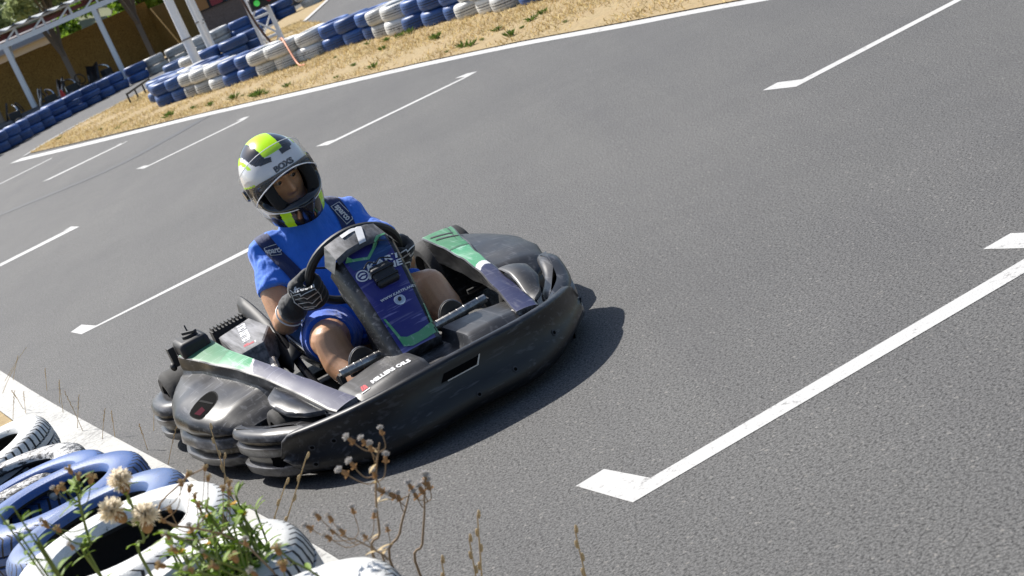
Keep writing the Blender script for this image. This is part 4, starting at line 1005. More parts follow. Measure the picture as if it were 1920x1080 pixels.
near_mesh = {k: tyre_mesh('tyre', M[m], 1, 1, 104) for k, m in (('blue', 't_blue'), ('pale', 't_pale'), ('white', 't_white'), ('worn', 't_worn'))}
far_mesh = {k: tyre_mesh('tyre', M[m], .275, .185, 64, True, True) for k, m in (('blue', 't_blue'), ('white', 't_white'), ('old', 't_old'), ('pale', 't_pale'))}
def put_tyre(me, loc, scale, rot, label, group):
    o = bpy.data.objects.new('painted_tyre', me); col.objects.link(o); o.location = loc; o.scale = scale; o.rotation_euler = rot
    tag(o, label, 'tyre', group); return o
G1 = 'painted tyres piled along the near track edge'
# (x, y, top z, radius, colour, tilt x, tilt y, label)
stacks = [
    (-1.384, 4.60, .505, .262, 'blue', 0, 0, 'glossy deep blue tyre with a round bolt head in its hole'),
    (-1.165, 4.075, .545, .245, 'pale', 2, 1, 'faded pale blue tyre between the deep blue tyre and the big white tyre'),
    (-1.005, 3.60, .60, .262, 'white', 2, -1, 'large white tyre with a dark open hole, right behind the seed-head plants'),
    (-.765, 3.08, .605, .228, 'white', -3, 5, 'white tyre with black tread slits facing the track, next to the green shrub'),
    (-.565, 2.66, .622, .215, 'white', 0, 3, 'white tyre cut off by the bottom edge of the picture, nearest to the camera'),
    (-1.56, 4.98, .46, .250, 'blue', 1, 0, 'blue tyre lying just behind the glossy deep blue one'),
    (-1.70, 5.28, .45, .258, 'worn', 0, 2, 'badly worn white tyre with peeling paint, behind the blue tyres'),
    (-1.87, 5.70, .465, .248, 'white', 7, 3, 'white tyre tilted towards the camera with black paint chips on its tread'),
    (-2.28, 6.42, .43, .25, 'white', 0, 0, 'white tyre second last along the pile, behind the tilted chipped one'),
    (-2.50, 6.95, .43, .25, 'blue', 0, 0, 'blue tyre at the far end of the near pile'),
]
SHORT = ['under the glossy deep blue tyre', 'under the faded pale blue tyre', 'under the large white tyre with an open hole', 'under the white tyre next to the green shrub', 'under the white tyre nearest the camera', 'under the blue tyre behind the glossy one', 'under the peeling white tyre', 'under the tilted chipped white tyre', 'under the white tyre second last in the pile', 'under the blue tyre ending the near pile']
for i, (x, y, zt, r, c, ax, ay, lab) in enumerate(stacks):
    n = 3; w = zt / n
    for k in range(n):
        topt = k == n - 1; cc = c if topt else rnd.choice(['blue', 'white', 'worn'])
        if i == 3 and k == 1: cc = 'white'
        jx, jy = (0, 0) if topt else (rnd.uniform(-.015, .015), rnd.uniform(-.015, .015))
        put_tyre(near_mesh[cc], (x + jx, y + jy, w * (k + .5)), (r, r, w * .99), (R(ax) if topt else 0, R(ay) if topt else 0, rnd.uniform(0, 6)),
                 lab if topt else '%s tyre, %s layer, %s' % (cc if cc != 'worn' else 'worn white', 'middle' if k else 'bottom', SHORT[i]), G1)
mb = MB(); mb.lathe([(0, .012), (.012, .011), (.014, .004), (.021, .003), (.021, 0)], 16, 0); bo = mb.build('bolt_head', M['steel']); bo.location = (-1.42, 4.35, .425)
tag(bo, 'round bolt head showing inside the hole of the deep blue tyre', 'bolt')
bo.location = (-1.44, 4.78, .447); bo.rotation_euler = (R(80), 0, 0)

def walk(path, step):
    P = spline([V(x, y, 0) for x, y in path], 12); out = [P[0]]; acc = 0
    for a, b in zip(P, P[1:]):
        d = (b - a).length; acc += d
        if acc >= step: out.append(b.copy()); acc = 0
    return out
def pair_label(c, lay, where): return '%s tyre in the %s layer of %s' % (c, lay, where)
ORD = ['first', 'second', 'third', 'fourth', 'fifth', 'sixth', 'seventh', 'eighth', 'ninth', 'tenth', 'eleventh', 'twelfth', '13th', '14th', '15th', '16th', '17th', '18th', '19th', '20th', '21st', '22nd', '23rd', '24th', '25th', '26th', '27th', '28th', '29th', '30th']
WORD = {'blue': 'blue', 'white': 'white', 'old': 'greyed white', 'pale': 'faded blue'}
def tyre_row(path, step, cols, layers, group, where, h=.185, dx=0, dy=0, rs=1.0):
    pts = walk(path, step)
    for i, p in enumerate(pts):
        nl = layers(i) if callable(layers) else layers
        hh = h if nl == 2 else h * .70
        for k in range(nl):
            c = cols[min(i, len(cols) - 1)]; c = {'B': 'blue', 'W': 'white', 'O': 'old', 'P': 'pale'}[c]
            if c == 'white' and k == 0 and rnd.random() < .3: c = 'old'
            s = rnd.uniform(.90, 1.05) * rs
            top = 'top' if k == nl - 1 else ('bottom' if k == 0 else 'middle')
            put_tyre(far_mesh[c], (p.x + dx + rnd.uniform(-.045, .045), p.y + dy + rnd.uniform(-.045, .045), hh * (k + .5)), (s, s, hh / .185 * .99), (R(rnd.uniform(-2, 2)), R(rnd.uniform(-2, 2)), rnd.uniform(0, 6)),
                     '%s %s-layer tyre, %s stack from the left in %s' % (WORD[c], top, ORD[min(i, 29)], where), group)
    return pts
front = [(-3.72, 27.8), (-3.45, 27.4), (-2.98, 26.65), (-2.45, 25.8), (-1.95, 24.95), (-1.42, 24.35), (-.85, 24.0), (-.30, 23.05), (.25, 21.6), (.72, 20.65), (1.15, 19.45), (1.6, 18.2), (2.2, 16.8), (2.9, 15.2)]
tyre_row(front, .47, 'BBWWWBBWWWBBBWWBBBWWWBBBWWWBBW', 2, 'tyre barrier in front of the light tower', 'the front barrier', h=.19)
tyre_row([(-3.85, 28.6), (-3.5, 28.0), (-3.05, 27.3), (-2.65, 26.5)], .47, 'PWWBBW', 2, 'tyres behind the front barrier', 'the second barrier row')
tyre_row([(-4.1, 29.8), (-3.8, 29.3), (-3.4, 28.9), (-3.0, 28.2)], .5, 'PBWBB', 2, 'tyres behind the front barrier', 'the third barrier row')
tyre_row([(-4.2, 33.6), (-3.6, 32.9), (-2.95, 32.6), (-2.5, 33.4)], .52, 'PWBBB', 2, 'tyres behind the white pole', 'the row behind the white pole')
outer = [(-8.9, 33.5), (-8.33, 35.6), (-8.05, 36.9), (-7.65, 38.2), (-7.15, 39.2), (-6.55, 40.4), (-5.95, 40.9), (-5.4, 41.3), (-4.75, 41.3), (-4.2, 41.2), (-3.7, 40.9), (-3.1, 40.9), (-2.5, 41.1), (-1.8, 41.3), (-1.1, 41.3), (-.2, 41.5), (.8, 41.5)]
tyre_row(outer, .56, 'B' * 14 + 'O' * 4 + 'B' * 3 + 'W' * 2 + 'B' + 'W' * 2 + 'O' + 'W' + 'O' * 2, lambda i: 3 if i in (8, 9, 10) else 2, 'tyre barrier along the pit lane', 'the pit lane barrier', h=.20, rs=1.03)

# ------------------------------------------------------------------ structures behind the pit lane
M['steelw'] = flat('white_painted_steel', (.80, .81, .83), .5, bmp=.05)
M['steelg'] = flat('grey_weathered_post', (.22, .20, .19), .7)
M['redp'] = flat('dark_red_purlin', (.16, .035, .03), .6)
M['roofing'] = flat('pale_corrugated_sheet', (.50, .50, .48), .5, var=.2, scale=3)
def board(name, c1, c2):
    m, nt, b = newmat(name); vec = coords(nt); n = noise(nt, vec, 34, 5, .8); n2 = noise(nt, vec, 3, 3)
    a = mix(nt, ramp(nt, n, [(.38, 0), (.62, 1)]), c1, c2); a = mix(nt, ramp(nt, n2, [(.4, 0), (.8, .35)]), a, c1); L(nt, a, b.inputs['Base Color']); b.inputs['Roughness'].default_value = .85; return m
M['osb'] = board('brown_chipboard', (.14, .084, .022), (.42, .28, .085))
M['wallb'] = board('brown_render', (.13, .088, .07), (.29, .205, .165))
def tilted(mb, a, b, r, n=10, mi=0): mb.tube([V(*a), V(*b)], r, n, mi)
# --- open shelter: front posts, rear posts, truss beam, corrugated roof
sh = empty('shelter', (-8.2, 46.5, 0)); tag(sh, 'open-fronted shelter with white posts and a pale corrugated roof over parked karts', 'shelter')
def spart(mb, name, mats, parent=sh, **k):
    for i in range(len(mb.v)): mb.v[i] = mb.v[i] - sh.location
    return mb.build(name, mats, parent, **k)
fx = lambda t: V(lerp(-13.2, -4.0, t), lerp(42.1, 47.3, t), 0)          # line of the front posts
def fpt(x): t = (x + 13.2) / 9.2; return V(x, lerp(42.1, 47.3, t), 0)
for x in (-11.45, -9.24, -7.03):
    b = fpt(x); mb = MB(); mb.bar(b, b + V(0, 0, 1.93), .125, .125); mb.bar(b + V(.0, .06, 1.45), b + V(.0, .55, 1.93), .06, .06)
    spart(mb, 'post', [M['steelw']], smooth=0)
for x, y in ((-10.9, 47.6), (-8.75, 48.4), (-6.62, 49.1)):
    mb = MB(); mb.bar(V(x, y, 0), V(x, y, 2.1), .14, .14); mb.bar(V(x, y - .06, 1.15), V(x - .1, y - .6, 2.0), .09, .09); mb.bar(V(x, y, 1.25), V(x + .22, y - .1, 2.0), .08, .08)
    spart(mb, 'rear_post', [M['steelg']], smooth=0)
a, b = fpt(-13.2), fpt(-5.2)
mb = MB(); up = V(0, 0, 1)
mb.bar(a + up * 1.99, b + up * 1.99, .10, .13); mb.bar(a + up * 2.30 + V(0, -.05, 0), b + up * 2.30 + V(0, -.05, 0), .07, .05)
n = 12
for i in range(n):
    p, q = lerp(a, b, i / n), lerp(a, b, (i + .5) / n); mb.bar(p + up * 2.04, q + up * 2.27, .045, .045); mb.bar(q + up * 2.05, q + up * 2.27, .07, .05)
spart(mb, 'truss_beam', [M['steelw']], smooth=0)
mb = MB(); mb.bar(a + up * 2.16 + V(0, .12, 0), b + up * 2.16 + V(0, .12, 0), .05, .09); mb.bar(a + up * 2.05 + V(0, .3, 0), b + up * 2.05 + V(0, .3, 0), .05, .05)
for i in range(9):
    p = lerp(a, b, i / 8) + up * 2.22; mb.bar(p, p + V(.5, 4.4, -.02), .06, .10)
spart(mb, 'purlins', [M['redp']], smooth=0)
mb = MB(); rows = []; nw = 120; d = (b - a)
for j in (0, 1, 2, 3):
    y = (-.35, .0, 2.5, 5.0)[j]; z = 2.34 + .012 * j
    rows.append([lerp(a, b, i / nw) + V(0, y, z + .035 * math.cos(i * math.pi / 3)) for i in range(nw + 1)])
mb.grid(rows); spart(mb, 'roof', [M['roofing']], smooth=40, solid=.012)
mb = MB()
for i in range(21):
    p = lerp(a, b, i / 20) + V(0, -.33, 2.385); mb.tube([p, p + V(0, .12, .0)], .03, 8)
spart(mb, 'ridge_clips', [M['soft_black']])

# --- board fence behind the shelter, brown wall with coloured panels further along
fn = empty('board_fence', (-8.5, 50.0, 0)); tag(fn, 'brown chipboard fence standing behind the parked karts and the shelter', 'fence')
def fpart(mb, root, name, mats, **k):
    for i in range(len(mb.v)): mb.v[i] = mb.v[i] - root.location
    return mb.build(name, mats, root, **k)
L0, L1 = V(-15.5, 47.5, 0), V(-6.35, 50.3, 0)
for i in range(6):
    p, q = lerp(L0, L1, i / 6), lerp(L0, L1, (i + 1) / 6); mb = MB(); mb.bar(p + up * .80, q + up * .80, .04, 1.62 + rnd.uniform(-.02, .02)); fpart(mb, fn, 'panel', [M['osb']], smooth=0)
p, q = V(-6.37, 50.33, .66), V(-4.75, 47.0, .66)
mb = MB(); mb.bar(p, q, .04, 1.44); fpart(mb, fn, 'panel', [M['osb']], smooth=0)
bw = empty('low_building', (-2.6, 46.6, 0)); tag(bw, 'low brown rendered building with a strip of orange, red and blue window panels', 'building')
mb = MB(); mb.box((-1.4, 47.4, 1.25), (6.6, .9, 2.5)); fpart(mb, bw, 'wall', [M['wallb']], smooth=0, bevel=.02)
for k, c in enumerate([(.40, .17, .04), (.30, .02, .03), (.06, .20, .40), (.40, .30, .06), (.05, .22, .12), (.30, .02, .03)]):
    mt = flat('coloured_panel', c, .45); x0 = -4.58 + k * .40
    mb = MB(); mb.box((x0, 46.93, 1.19), (.345, .03, .78)); f = fpart(mb, bw, 'window', [mt], smooth=0)
    mb = MB()
    for dx, dz, w, h in ((-.18, 0, .03, .84), (.18, 0, .03, .84), (0, .40, .36, .03), (0, -.40, .36, .03)): mb.box((x0 + dx, 46.925, 1.19 + dz), (w, .05, h))
    for i in range(len(mb.v)): mb.v[i] = mb.v[i] - bw.location
    mb.build('frame', [M['soft_black']], f, smooth=0)

# --- poles
def pole(name, base, h, r0, r1, label, mat, lean=(0, 0)):
    mb = MB(); mb.tube([V(0, 0, 0), V(lean[0] * h / 2, lean[1] * h / 2, h / 2), V(lean[0] * h, lean[1] * h, h)], [r0, (r0 + r1) / 2, r1], 14); root = empty(name, base)
    mb.build('shaft', [mat], root); mb = MB(); mb.tube([V(0, 0, 0), V(0, 0, .03)], r0 * 1.7, 14); mb.tube([V(0, 0, .75), V(0, 0, .775)], r0 * 1.12, 14); mb.build('base_plate', [M['steelg']], root)
    return tag(root, label, 'pole')
pole('lamp_pole', (-3.41, 30.0, 0), 4.2, .082, .070, 'thick white pole rising from the tyre stacks in front of the shelter', M['steelw'])
pole('flag_pole', (-3.93, 38.3, .0), 3.8, .10, .08, 'white pole standing behind the thicker one, beside the pit lane barrier', M['steelw'])
pp_ = pole('cable_pole', (-3.62, 35.6, 0), 3.6, .028, .065, 'thin white pole with a dark tapering foot near the light tower', M['steelw'], (-.012, 0))

# --- light tower and signal
tw = empty('light_tower', (-1.86, 26.9, 0)); tag(tw, 'white lattice tower carrying the start signal behind the front tyre barrier', 'tower')
def tcorner(k, z):
    w = lerp(.30, .27, z / 3); i, j = ((-1, -1), (1, -1), (1, 1), (-1, 1))[k]; return V(i * w / 2, j * w / 2, z)
for k in range(4):
    mb = MB(); mb.bar(tcorner(k, 0), tcorner(k, 3.2), .05, .05); mb.build('leg', [M['steelw']], tw, smooth=0)
mb = MB()
for k in range(4):
    for i in range(9):
        z0, z1 = .04 + i * .34, .04 + (i + 1) * .34; c1, c2 = tcorner(k, z0), tcorner((k + 1) % 4, z1)
        if (i + k) % 2: c1, c2 = tcorner((k + 1) % 4, z0), tcorner(k, z1)
        mb.bar(c1, c2, .028, .028); mb.bar(tcorner(k, z1), tcorner((k + 1) % 4, z1), .03, .03)
mb.build('cross_brace', [M['steelw']], tw, smooth=0)
tl = empty('traffic_light', (-1.74, 26.62, .93)); tag(tl, 'black signal box with a lit green lamp on the white lattice tower', 'traffic light')
mb = MB(); mb.box((.02, 0, 0), (.40, .12, .18)); mb.build('housing', [M['soft_black']], tl, bevel=.01)
def lamp(name, c, e):
    m, nt, b = newmat(name); b.inputs['Base Color'].default_value = (*c, 1); b.inputs['Roughness'].default_value = .25
    if e: b.inputs['Emission Color'].default_value = (*c, 1); b.inputs['Emission Strength'].default_value = e
    return m
for x, mt in ((-.085, lamp('lit_green_lens', (.06, .45, .08), .4)), (.11, lamp('unlit_red_lens', (.22, .01, .03), 0))):
    mb = MB(); Mq = Matrix.Translation(V(x, -.062, 0)) @ Matrix.Rotation(R(90), 4, 'X'); mb.lathe([(0, .012), (.03, .010), (.048, .0)], 20, 0, Mq); ln = mb.build('lens', [mt], tl)
    mb = MB(); rows = []
    for j in range(2):
        rows.append([V(x + .068 * math.cos(R(q)), -.06 - j * .09, .068 * math.sin(R(q))) for q in range(0, 181, 15)])
    mb.grid(rows); mb.build('visor', [M['soft_black']], ln, solid=.006)
M['orange'] = flat('orange_cable_sheath', (.62, .20, .08), .6); M['brownc'] = flat('brown_cable_sheath', (.10, .05, .035), .6)
mb = MB(); c0 = V(-2.02, 26.72, 0)
mb.tube(spline([V(-2.03, 26.70, 1.6), V(-2.02, 26.70, 1.1), V(-1.96, 26.68, .6), V(-1.88, 26.66, .30)], 6), .018, 8, 0); mb.tube(spline([V(-1.88, 26.66, .32), V(-1.80, 26.3, .18), V(-1.66, 25.2, .10), V(-1.55, 24.2, .42), V(-1.45, 23.55, .06), V(-1.35, 23.3, .02)], 6), .014, 8, 1)
tag(mb.build('power_cable', [M['brownc'], M['orange']]), 'brown and orange cable hanging down the light tower to the dry grass', 'cable')

# --- low frame by the island, cone, parked karts
mb = MB(); p, q = V(-5.15, 32.6, 0), V(-5.0, 35.0, 0)
rl = empty('low_rail', p); tag(rl, 'low black metal rail at the left end of the tyre barrier', 'rail')
mb.bar(V(0, 0, .20), q - p + V(0, 0, .20), .035, .04); mb.build('top_rail', [M['soft_black']], rl, smooth=0)
for t in (.0, .33, .66, 1): mb = MB(); mb.bar(lerp(V(0, 0, 0), q - p, t), lerp(V(0, 0, 0), q - p, t) + V(0, 0, .19), .03, .03); mb.build('leg', [M['soft_black']], rl, smooth=0)
M['cone'] = flat('red_plastic', (.65, .03, .02), .45)
cn = empty('traffic_cone', (-8.33, 43.6, .0)); tag(cn, 'small red cone beside the dark karts under the shelter', 'cone')
mb = MB(); mb.lathe([(.015, .46), (.03, .455), (.12, .04), (.125, .03)], 20); mb.build('body', [M['cone']], cn); mb = MB(); mb.box((0, 0, .016), (.32, .32, .03)); mb.build('base', [M['cone']], cn, bevel=.008)
def parked(name, loc, rz, label):
    r = empty(name, loc, rz); tag(r, label, 'go-kart', 'karts parked under the shelter')
    mb = MB(); mb.moul = None
    m2 = moulding([(.75, -.45), (.95, -.2), (1.0, 0), (.95, .2), (.75, .45), (.55, .45), (.55, -.45)], [(.04, .02), (.08, 0), (.22, 0), (.26, .03)], 4); m2.build('front_bumper', [M['grey_top']], r)
    for s in (-1, 1):
        m2 = moulding([(-.3, .42 * s), (.45, .42 * s), (.5, .55 * s), (.3, .62 * s), (-.2, .62 * s), (-.35, .55 * s)], [(.04, .02), (.08, 0), (.26, .02), (.32, .08)], 4); m2.build('side_pod', [M['black']], r)
        for x, rr in ((-.45, .15), (.55, .13)):
            mb = MB(); mb.lathe([(rr * .4, -.09), (rr * .9, -.09), (rr, -.07), (rr, .07), (rr * .9, .09), (rr * .4, .09)], 20, 0, Matrix.Translation(V(x, .5 * s, rr)) @ Matrix.Rotation(R(90), 4, 'X')); mb.build('wheel', [M['rubber']], r)
    mb = MB(); mb.grid([[V(lerp(-.35, -.15, t), y, .65 - .5 * t + .12 * abs(y) * 3) for y in (-.2, -.1, 0, .1, .2)] for t in (0, .5, 1)] + [[V(.2, y, .12 + abs(y) * .4) for y in (-.2, -.1, 0, .1, .2)]]); mb.build('seat', [M['gloss_black']], r, solid=.02)
    mb = MB(); pts = [V(.30 + .05 * math.sin(a), .15 * math.cos(a), .50 + .13 * math.sin(a)) for a in [2 * math.pi * k / 20 for k in range(21)]]; mb.tube(pts, .015, 8); mb.tube([V(.3, 0, .5), V(.6, 0, .2)], .012, 6); mb.build('steering_wheel', [M['soft_black']], r)
    mb = MB(); mb.tube(spline([V(-.5, -.3, .2), V(-.52, -.3, .52), V(-.45, 0, .62), V(-.52, .3, .52), V(-.5, .3, .2)], 5), .02, 8); mb.build('roll_hoop', [M['chrome']], r)
    mb = MB(); mb.box((-.42, .28, .34), (.28, .2, .26)); mb.build('engine', [M['soft_black']], r, bevel=.03)
    return r
pk = parked('parked_kart', (-9.0, 43.0, 0), R(205), 'dark kart parked behind the first front post of the shelter')
for (x, y, rz, lab) in ((-9.75, 42.3, 190, 'dark kart parked at the left edge of the picture, half behind the tyres'), (-7.75, 44.6, 240, 'dark kart parked right of the red cone, only its top showing above the tyres'), (-8.65, 44.2, 215, 'dark kart parked just behind the red cone')):
    o = copy_tree(pk); o.location = (x, y, 0); o.rotation_euler = (0, 0, R(rz)); o['label'] = lab

# --- trees, bushes and hill
def leafmat(name, c1, c2):
    m, nt, b = newmat(name); oi = N(nt, 'ShaderNodeObjectInfo'); vec = coords(nt); n = noise(nt, vec, 1.3, 3); n2 = noise(nt, vec, 9, 2)
    a = mix(nt, ramp(nt, n, [(.35, 0), (.65, 1)]), c1, c2); a = mix(nt, ramp(nt, n2, [(.5, 0), (.8, .4)]), a, [x * 1.5 for x in c2]); L(nt, a, b.inputs['Base Color']); b.inputs['Roughness'].default_value = .6
    b.inputs['Transmission Weight'].default_value = 0; b.inputs['Subsurface Weight'].default_value = .0; return m
M['leaf'] = leafmat('olive_foliage', (.17, .215, .10), (.32, .37, .17)); M['leaf2'] = leafmat('fresh_green_foliage', (.09, .17, .015), (.20, .32, .03)); M['bark'] = flat('grey_brown_bark', (.09, .07, .05), .9)
M['weed'] = leafmat('weed_foliage', (.055, .10, .015), (.15, .22, .035))
def crown(seed, n, leaf, lobes):
    r = random.Random(seed); mb = MB()
    for _ in range(n):
        c, rad = r.choice(lobes); d = V(r.gauss(0, 1), r.gauss(0, 1), r.gauss(0, 1)).normalized() * (r.random() ** .45); p = V(*c) + V(d.x * rad[0], d.y * rad[1], d.z * rad[2])
        u = V(r.gauss(0, 1), r.gauss(0, 1), r.gauss(0, 1)).normalized(); v = u.cross(V(r.gauss(0, 1), r.gauss(0, 1), r.gauss(0, 1))).normalized(); s = leaf * r.uniform(.6, 1.3)
        mb.add([p - u * s, p + v * s * .45, p + u * s, p - v * s * .45], [(0, 1, 2, 3)])
    return mb
def tree(name, loc, h, seed, mat, label, group, leaf=.16, n=2600):
    r = random.Random(seed); root = empty(name, loc, r.uniform(0, 6)); tag(root, label, 'tree' if 'tree' in name else 'bush', group)
    lobes = []; tr = MB(); tr.tube([V(0, 0, -.2), V(.05, 0, h * .3), V(.0, .05, h * .62)], [h * .035, h * .028, h * .012], 10)
    for k in range(9):
        a = r.uniform(0, 6.3); e = V(math.cos(a) * h * r.uniform(.12, .30), math.sin(a) * h * r.uniform(.12, .30), h * r.uniform(.42, .92)); s_ = h * r.uniform(.11, .19)
        lobes.append((e, (s_, s_, s_ * .8))); st_ = V(0, 0, h * r.uniform(.25, .5)); tr.tube([st_, lerp(st_, e, .5) + V(0, 0, .1), e], [h * .014, h * .010, h * .004], 6)
    tr.build('trunk', [M['bark']], root); crown(seed, n, leaf, lobes).build('crown', [mat], root, smooth=0, recalc=False); return root
hl = MB(); rows = []
for i in range(30):
    y = 75 + i * 9; rows.append([V(x, y, -.2 + 30 * sstep(75, 260, y) * (.5 + .5 * sstep(30, -60, x)) + 1.6 * math.sin(x * .13 + y * .05) * sstep(75, 110, y)) for x in [-200 + 10 * k for k in range(41)]])
hl.grid(rows); M['hill'] = flat('scrub_covered_hill', (.10, .11, .045), .95, var=.5, scale=.3); tag(hl.build('hill', [M['hill']], smooth=60, recalc=False), kind='structure')
for k_, a_ in (('leaf', .4), ('leaf2', .45), ('weed', .4)): translucent(M[k_], a_)
proto = tree('hill_tree', (-14.6, 82, .3), 5.5, 3, M['leaf'], 'olive green tree at the top left corner, nearest of the hillside trees', 'trees on the hillside', .20, 3800)
r2 = random.Random(5)
for i, (x, y, s) in enumerate([(-19.5, 92, 1.1), (-24, 104, 1.35), (-20.5, 112, 1.3), (-16.2, 96, 1.0), (-27.5, 126, 1.6), (-22.5, 134, 1.6), (-18.3, 122, 1.4), (-33, 140, 1.8), (-12.2, 88, .9), (-28.5, 150, 1.8), (-23.5, 160, 1.8)]):
    o = copy_tree(proto); z = -.2 + 30 * sstep(75, 260, y) * (.5 + .5 * sstep(30, -60, x)); o.location = (x, y, z - .3); o.scale = (s,) * 3; o.rotation_euler = (0, 0, r2.uniform(0, 6.3))
    o['label'] = 'olive green tree on the hillside above the shelter roof'
proto['label'] = 'olive green tree on the hillside above the shelter roof'
for i, (x, y, h, lab) in enumerate([(-9.4, 53.5, 2.25, 'pale leafy bush showing between the fence top and the roof, left of the others'), (-8.0, 53.8, 2.5, 'bright green bush behind the fence under the middle of the roof'), (-6.9, 54.2, 2.9, 'bright green bush behind the fence near the second front post'), (-5.9, 54.5, 3.0, 'yellow-green bush above the right end of the chipboard fence'), (-12.5, 53, 2.3, 'green bush above the fence at the left edge of the picture')]):
    tree('bush', (x, y, 0), h, 20 + i, M['leaf2'], lab, 'bushes behind the fence', .10, 2600)
pbld = empty('pale_building', (-13.2, 60, 0)); tag(pbld, 'pale low building with a grey roof glimpsed between fence and shelter roof', 'building')
mb = MB(); mb.box((0, 0, .95), (5.5, 3, 1.9)); mb.build('wall', [flat('pale_render', (.50, .44, .38), .8)], pbld, smooth=0)
mb = MB(); mb.grid([[V(-3, -1.8, 1.88), V(3, -1.8, 1.88)], [V(-3, 0, 2.35), V(3, 0, 2.35)], [V(-3, 1.8, 1.88), V(3, 1.8, 1.88)]]); mb.build('roof', [flat('grey_tiles', (.30, .27, .26), .8)], pbld, solid=.06)
for x in (-1.6, .2, 1.8): mb = MB(); mb.box((x, -1.51, 1.2), (.6, .04, .6)); mb.build('window', [M['gloss_black']], pbld, smooth=0)

# --- plants
def weed_mesh(seed, n=46, h=.16, w=.10):
    r = random.Random(seed); mb = MB()
    for _ in range(n):
        a = r.uniform(0, 6.3); rr = r.random() ** .6 * w; b = V(math.cos(a) * rr * .4, math.sin(a) * rr * .4, 0); t = V(math.cos(a) * rr * 1.3, math.sin(a) * rr * 1.3, h * r.uniform(.35, 1)); m_ = lerp(b, t, .55) + V(0, 0, .02); s = V(-math.sin(a), math.cos(a), 0) * r.uniform(.005, .011)
        mb.add([b - s * .3, b + s * .3, m_ + s, t, m_ - s], [(0, 1, 2, 3, 4)])
    return mb
def inside(x, y, poly):
    c = False; n = len(poly)
    for i in range(n):
        x1, y1 = poly[i]; x2, y2 = poly[i - 1]
        if (y1 > y) != (y2 > y) and x < (x2 - x1) * (y - y1) / (y2 - y1) + x1: c = not c
    return c
wm = []
for k in range(4):
    o = weed_mesh(k).build('weed', [M['weed']], smooth=0, recalc=False); wm.append(o.data); bpy.data.objects.remove(o)
for i, (x, y) in enumerate([p for p in BK['weeds'] if inside(p[0] + .0, p[1] - .35, isl)]):
    o = bpy.data.objects.new('weed', wm[i % 4]); col.objects.link(o); o.location = (x, y, .01); s = rnd.choice((.35, .5, .7, 1.0)) * rnd.uniform(.8, 1.1); o.scale = (s * rnd.uniform(.7, 1.3), s, s * .6); o.rotation_euler = (0, 0, rnd.uniform(0, 6))
    tag(o, 'small green weed tuft growing in the dry grass between track and tyre barrier', 'weed', 'green weeds in the dry grass')
# dry grass on the island: far too many blades to count
mb = MB(); r3 = random.Random(11); cnt = 0
while cnt < 60000:
    x, y = r3.uniform(-6.9, 4.5), r3.uniform(8, 36)
    if not inside(x, y, isl): continue
    if math.sin(x * 3.1 + y * 1.3) + math.sin(y * 2.7 - x * 1.9) + r3.uniform(-1.6, 1.6) < -.3: continue
    cnt += 1; h = r3.uniform(.015, .055); a = r3.uniform(0, 6.3); lx, ly = r3.gauss(0, .04), r3.gauss(0, .04); w = r3.uniform(.003, .009)
    mb.add([V(x - math.cos(a) * w, y - math.sin(a) * w, .01), V(x + math.cos(a) * w, y + math.sin(a) * w, .01), V(x + lx, y + ly, .01 + h)], [(0, 1, 2)], r3.choice((0, 0, 0, 2, 2, 1)))
tag(mb.build('dry_grass', [translucent(flat('straw', (.42, .31, .14), .9, var=.3, scale=3), .6), translucent(flat('brown_straw', (.30, .20, .08), .9), .6), translucent(flat('pale_straw', (.52, .43, .23), .9), .6)], smooth=0, recalc=False), kind='stuff')
M['stem'] = flat('brown_dry_stem', (.27, .18, .10), .8); M['gstem'] = flat('green_stem', (.13, .17, .035), .7); M['fluff'] = flat('white_seed_fluff', (.66, .63, .60), .9); M['cream'] = flat('cream_thistle_fluff', (.86, .78, .64), .9); M['bud'] = flat('brown_seed_head', (.38, .22, .10), .85); M['straw'] = flat('straw_stalk', (.60, .46, .25), .8); M['yellow'] = flat('yellow_petal', (.62, .36, .02), .7)
M['bleaf'] = translucent(leafmat('bright_leaf', (.10, .20, .012), (.25, .36, .03)), .45)
for k_, a_ in (('fluff', .35), ('cream', .55), ('bud', .3), ('straw', .3), ('yellow', .4)): translucent(M[k_], a_)
def headmesh(name, kind, seed):
    r = random.Random(seed); mb = MB()
    if kind == 'fluff':
        mb.blob((0, 0, -.010), (.0045, .0045, .009), 1, 10, 6)
        for k in range(60):
            d = V(r.gauss(0, 1), r.gauss(0, 1), abs(r.gauss(.6, 1))).normalized(); mb.bar(V(0, 0, -.003), d * .0085 * r.uniform(.7, 1.15), .0011, .0011, 0)
        for k in range(5): a = r.uniform(0, 6.3); mb.add([V(0, 0, -.018), V(math.cos(a) * .006, math.sin(a) * .006, -.012), V(math.cos(a) * .009, math.sin(a) * .009, -.015 + r.uniform(-.004, .004))], [(0, 1, 2)], 1)
    elif kind == 'thistle':
        mb.blob((0, 0, -.016), (.010, .010, .014), 1, 12, 7)
        for k in range(700):
            d = V(r.gauss(0, 1), r.gauss(0, 1), r.gauss(.5, .8)).normalized(); q = d * .025 * r.uniform(.5, 1.0); s = V(r.gauss(0, 1), r.gauss(0, 1), r.gauss(0, 1)).normalized() * .0012
            mb.add([s, -s, q - s, q + s], [(0, 1, 2, 3)], 0)
    else:
        mb.blob((0, 0, -.004), (.0065, .0065, .010), 1, 10, 6)
        for k in range(26):
            a = r.uniform(0, 6.3); d = V(math.cos(a), math.sin(a), r.uniform(.2, 1.6)).normalized(); mb.bar(V(0, 0, 0), d * .013, .0016, .0016, 2)
    mats = {'fluff': [M['fluff'], M['bud']], 'thistle': [M['cream'], M['bud']], 'bud': [M['bud'], M['bud'], M['straw']]}[kind]
    o = mb.build(name, mats, smooth=40, recalc=False); me = o.data; bpy.data.objects.remove(o); return me
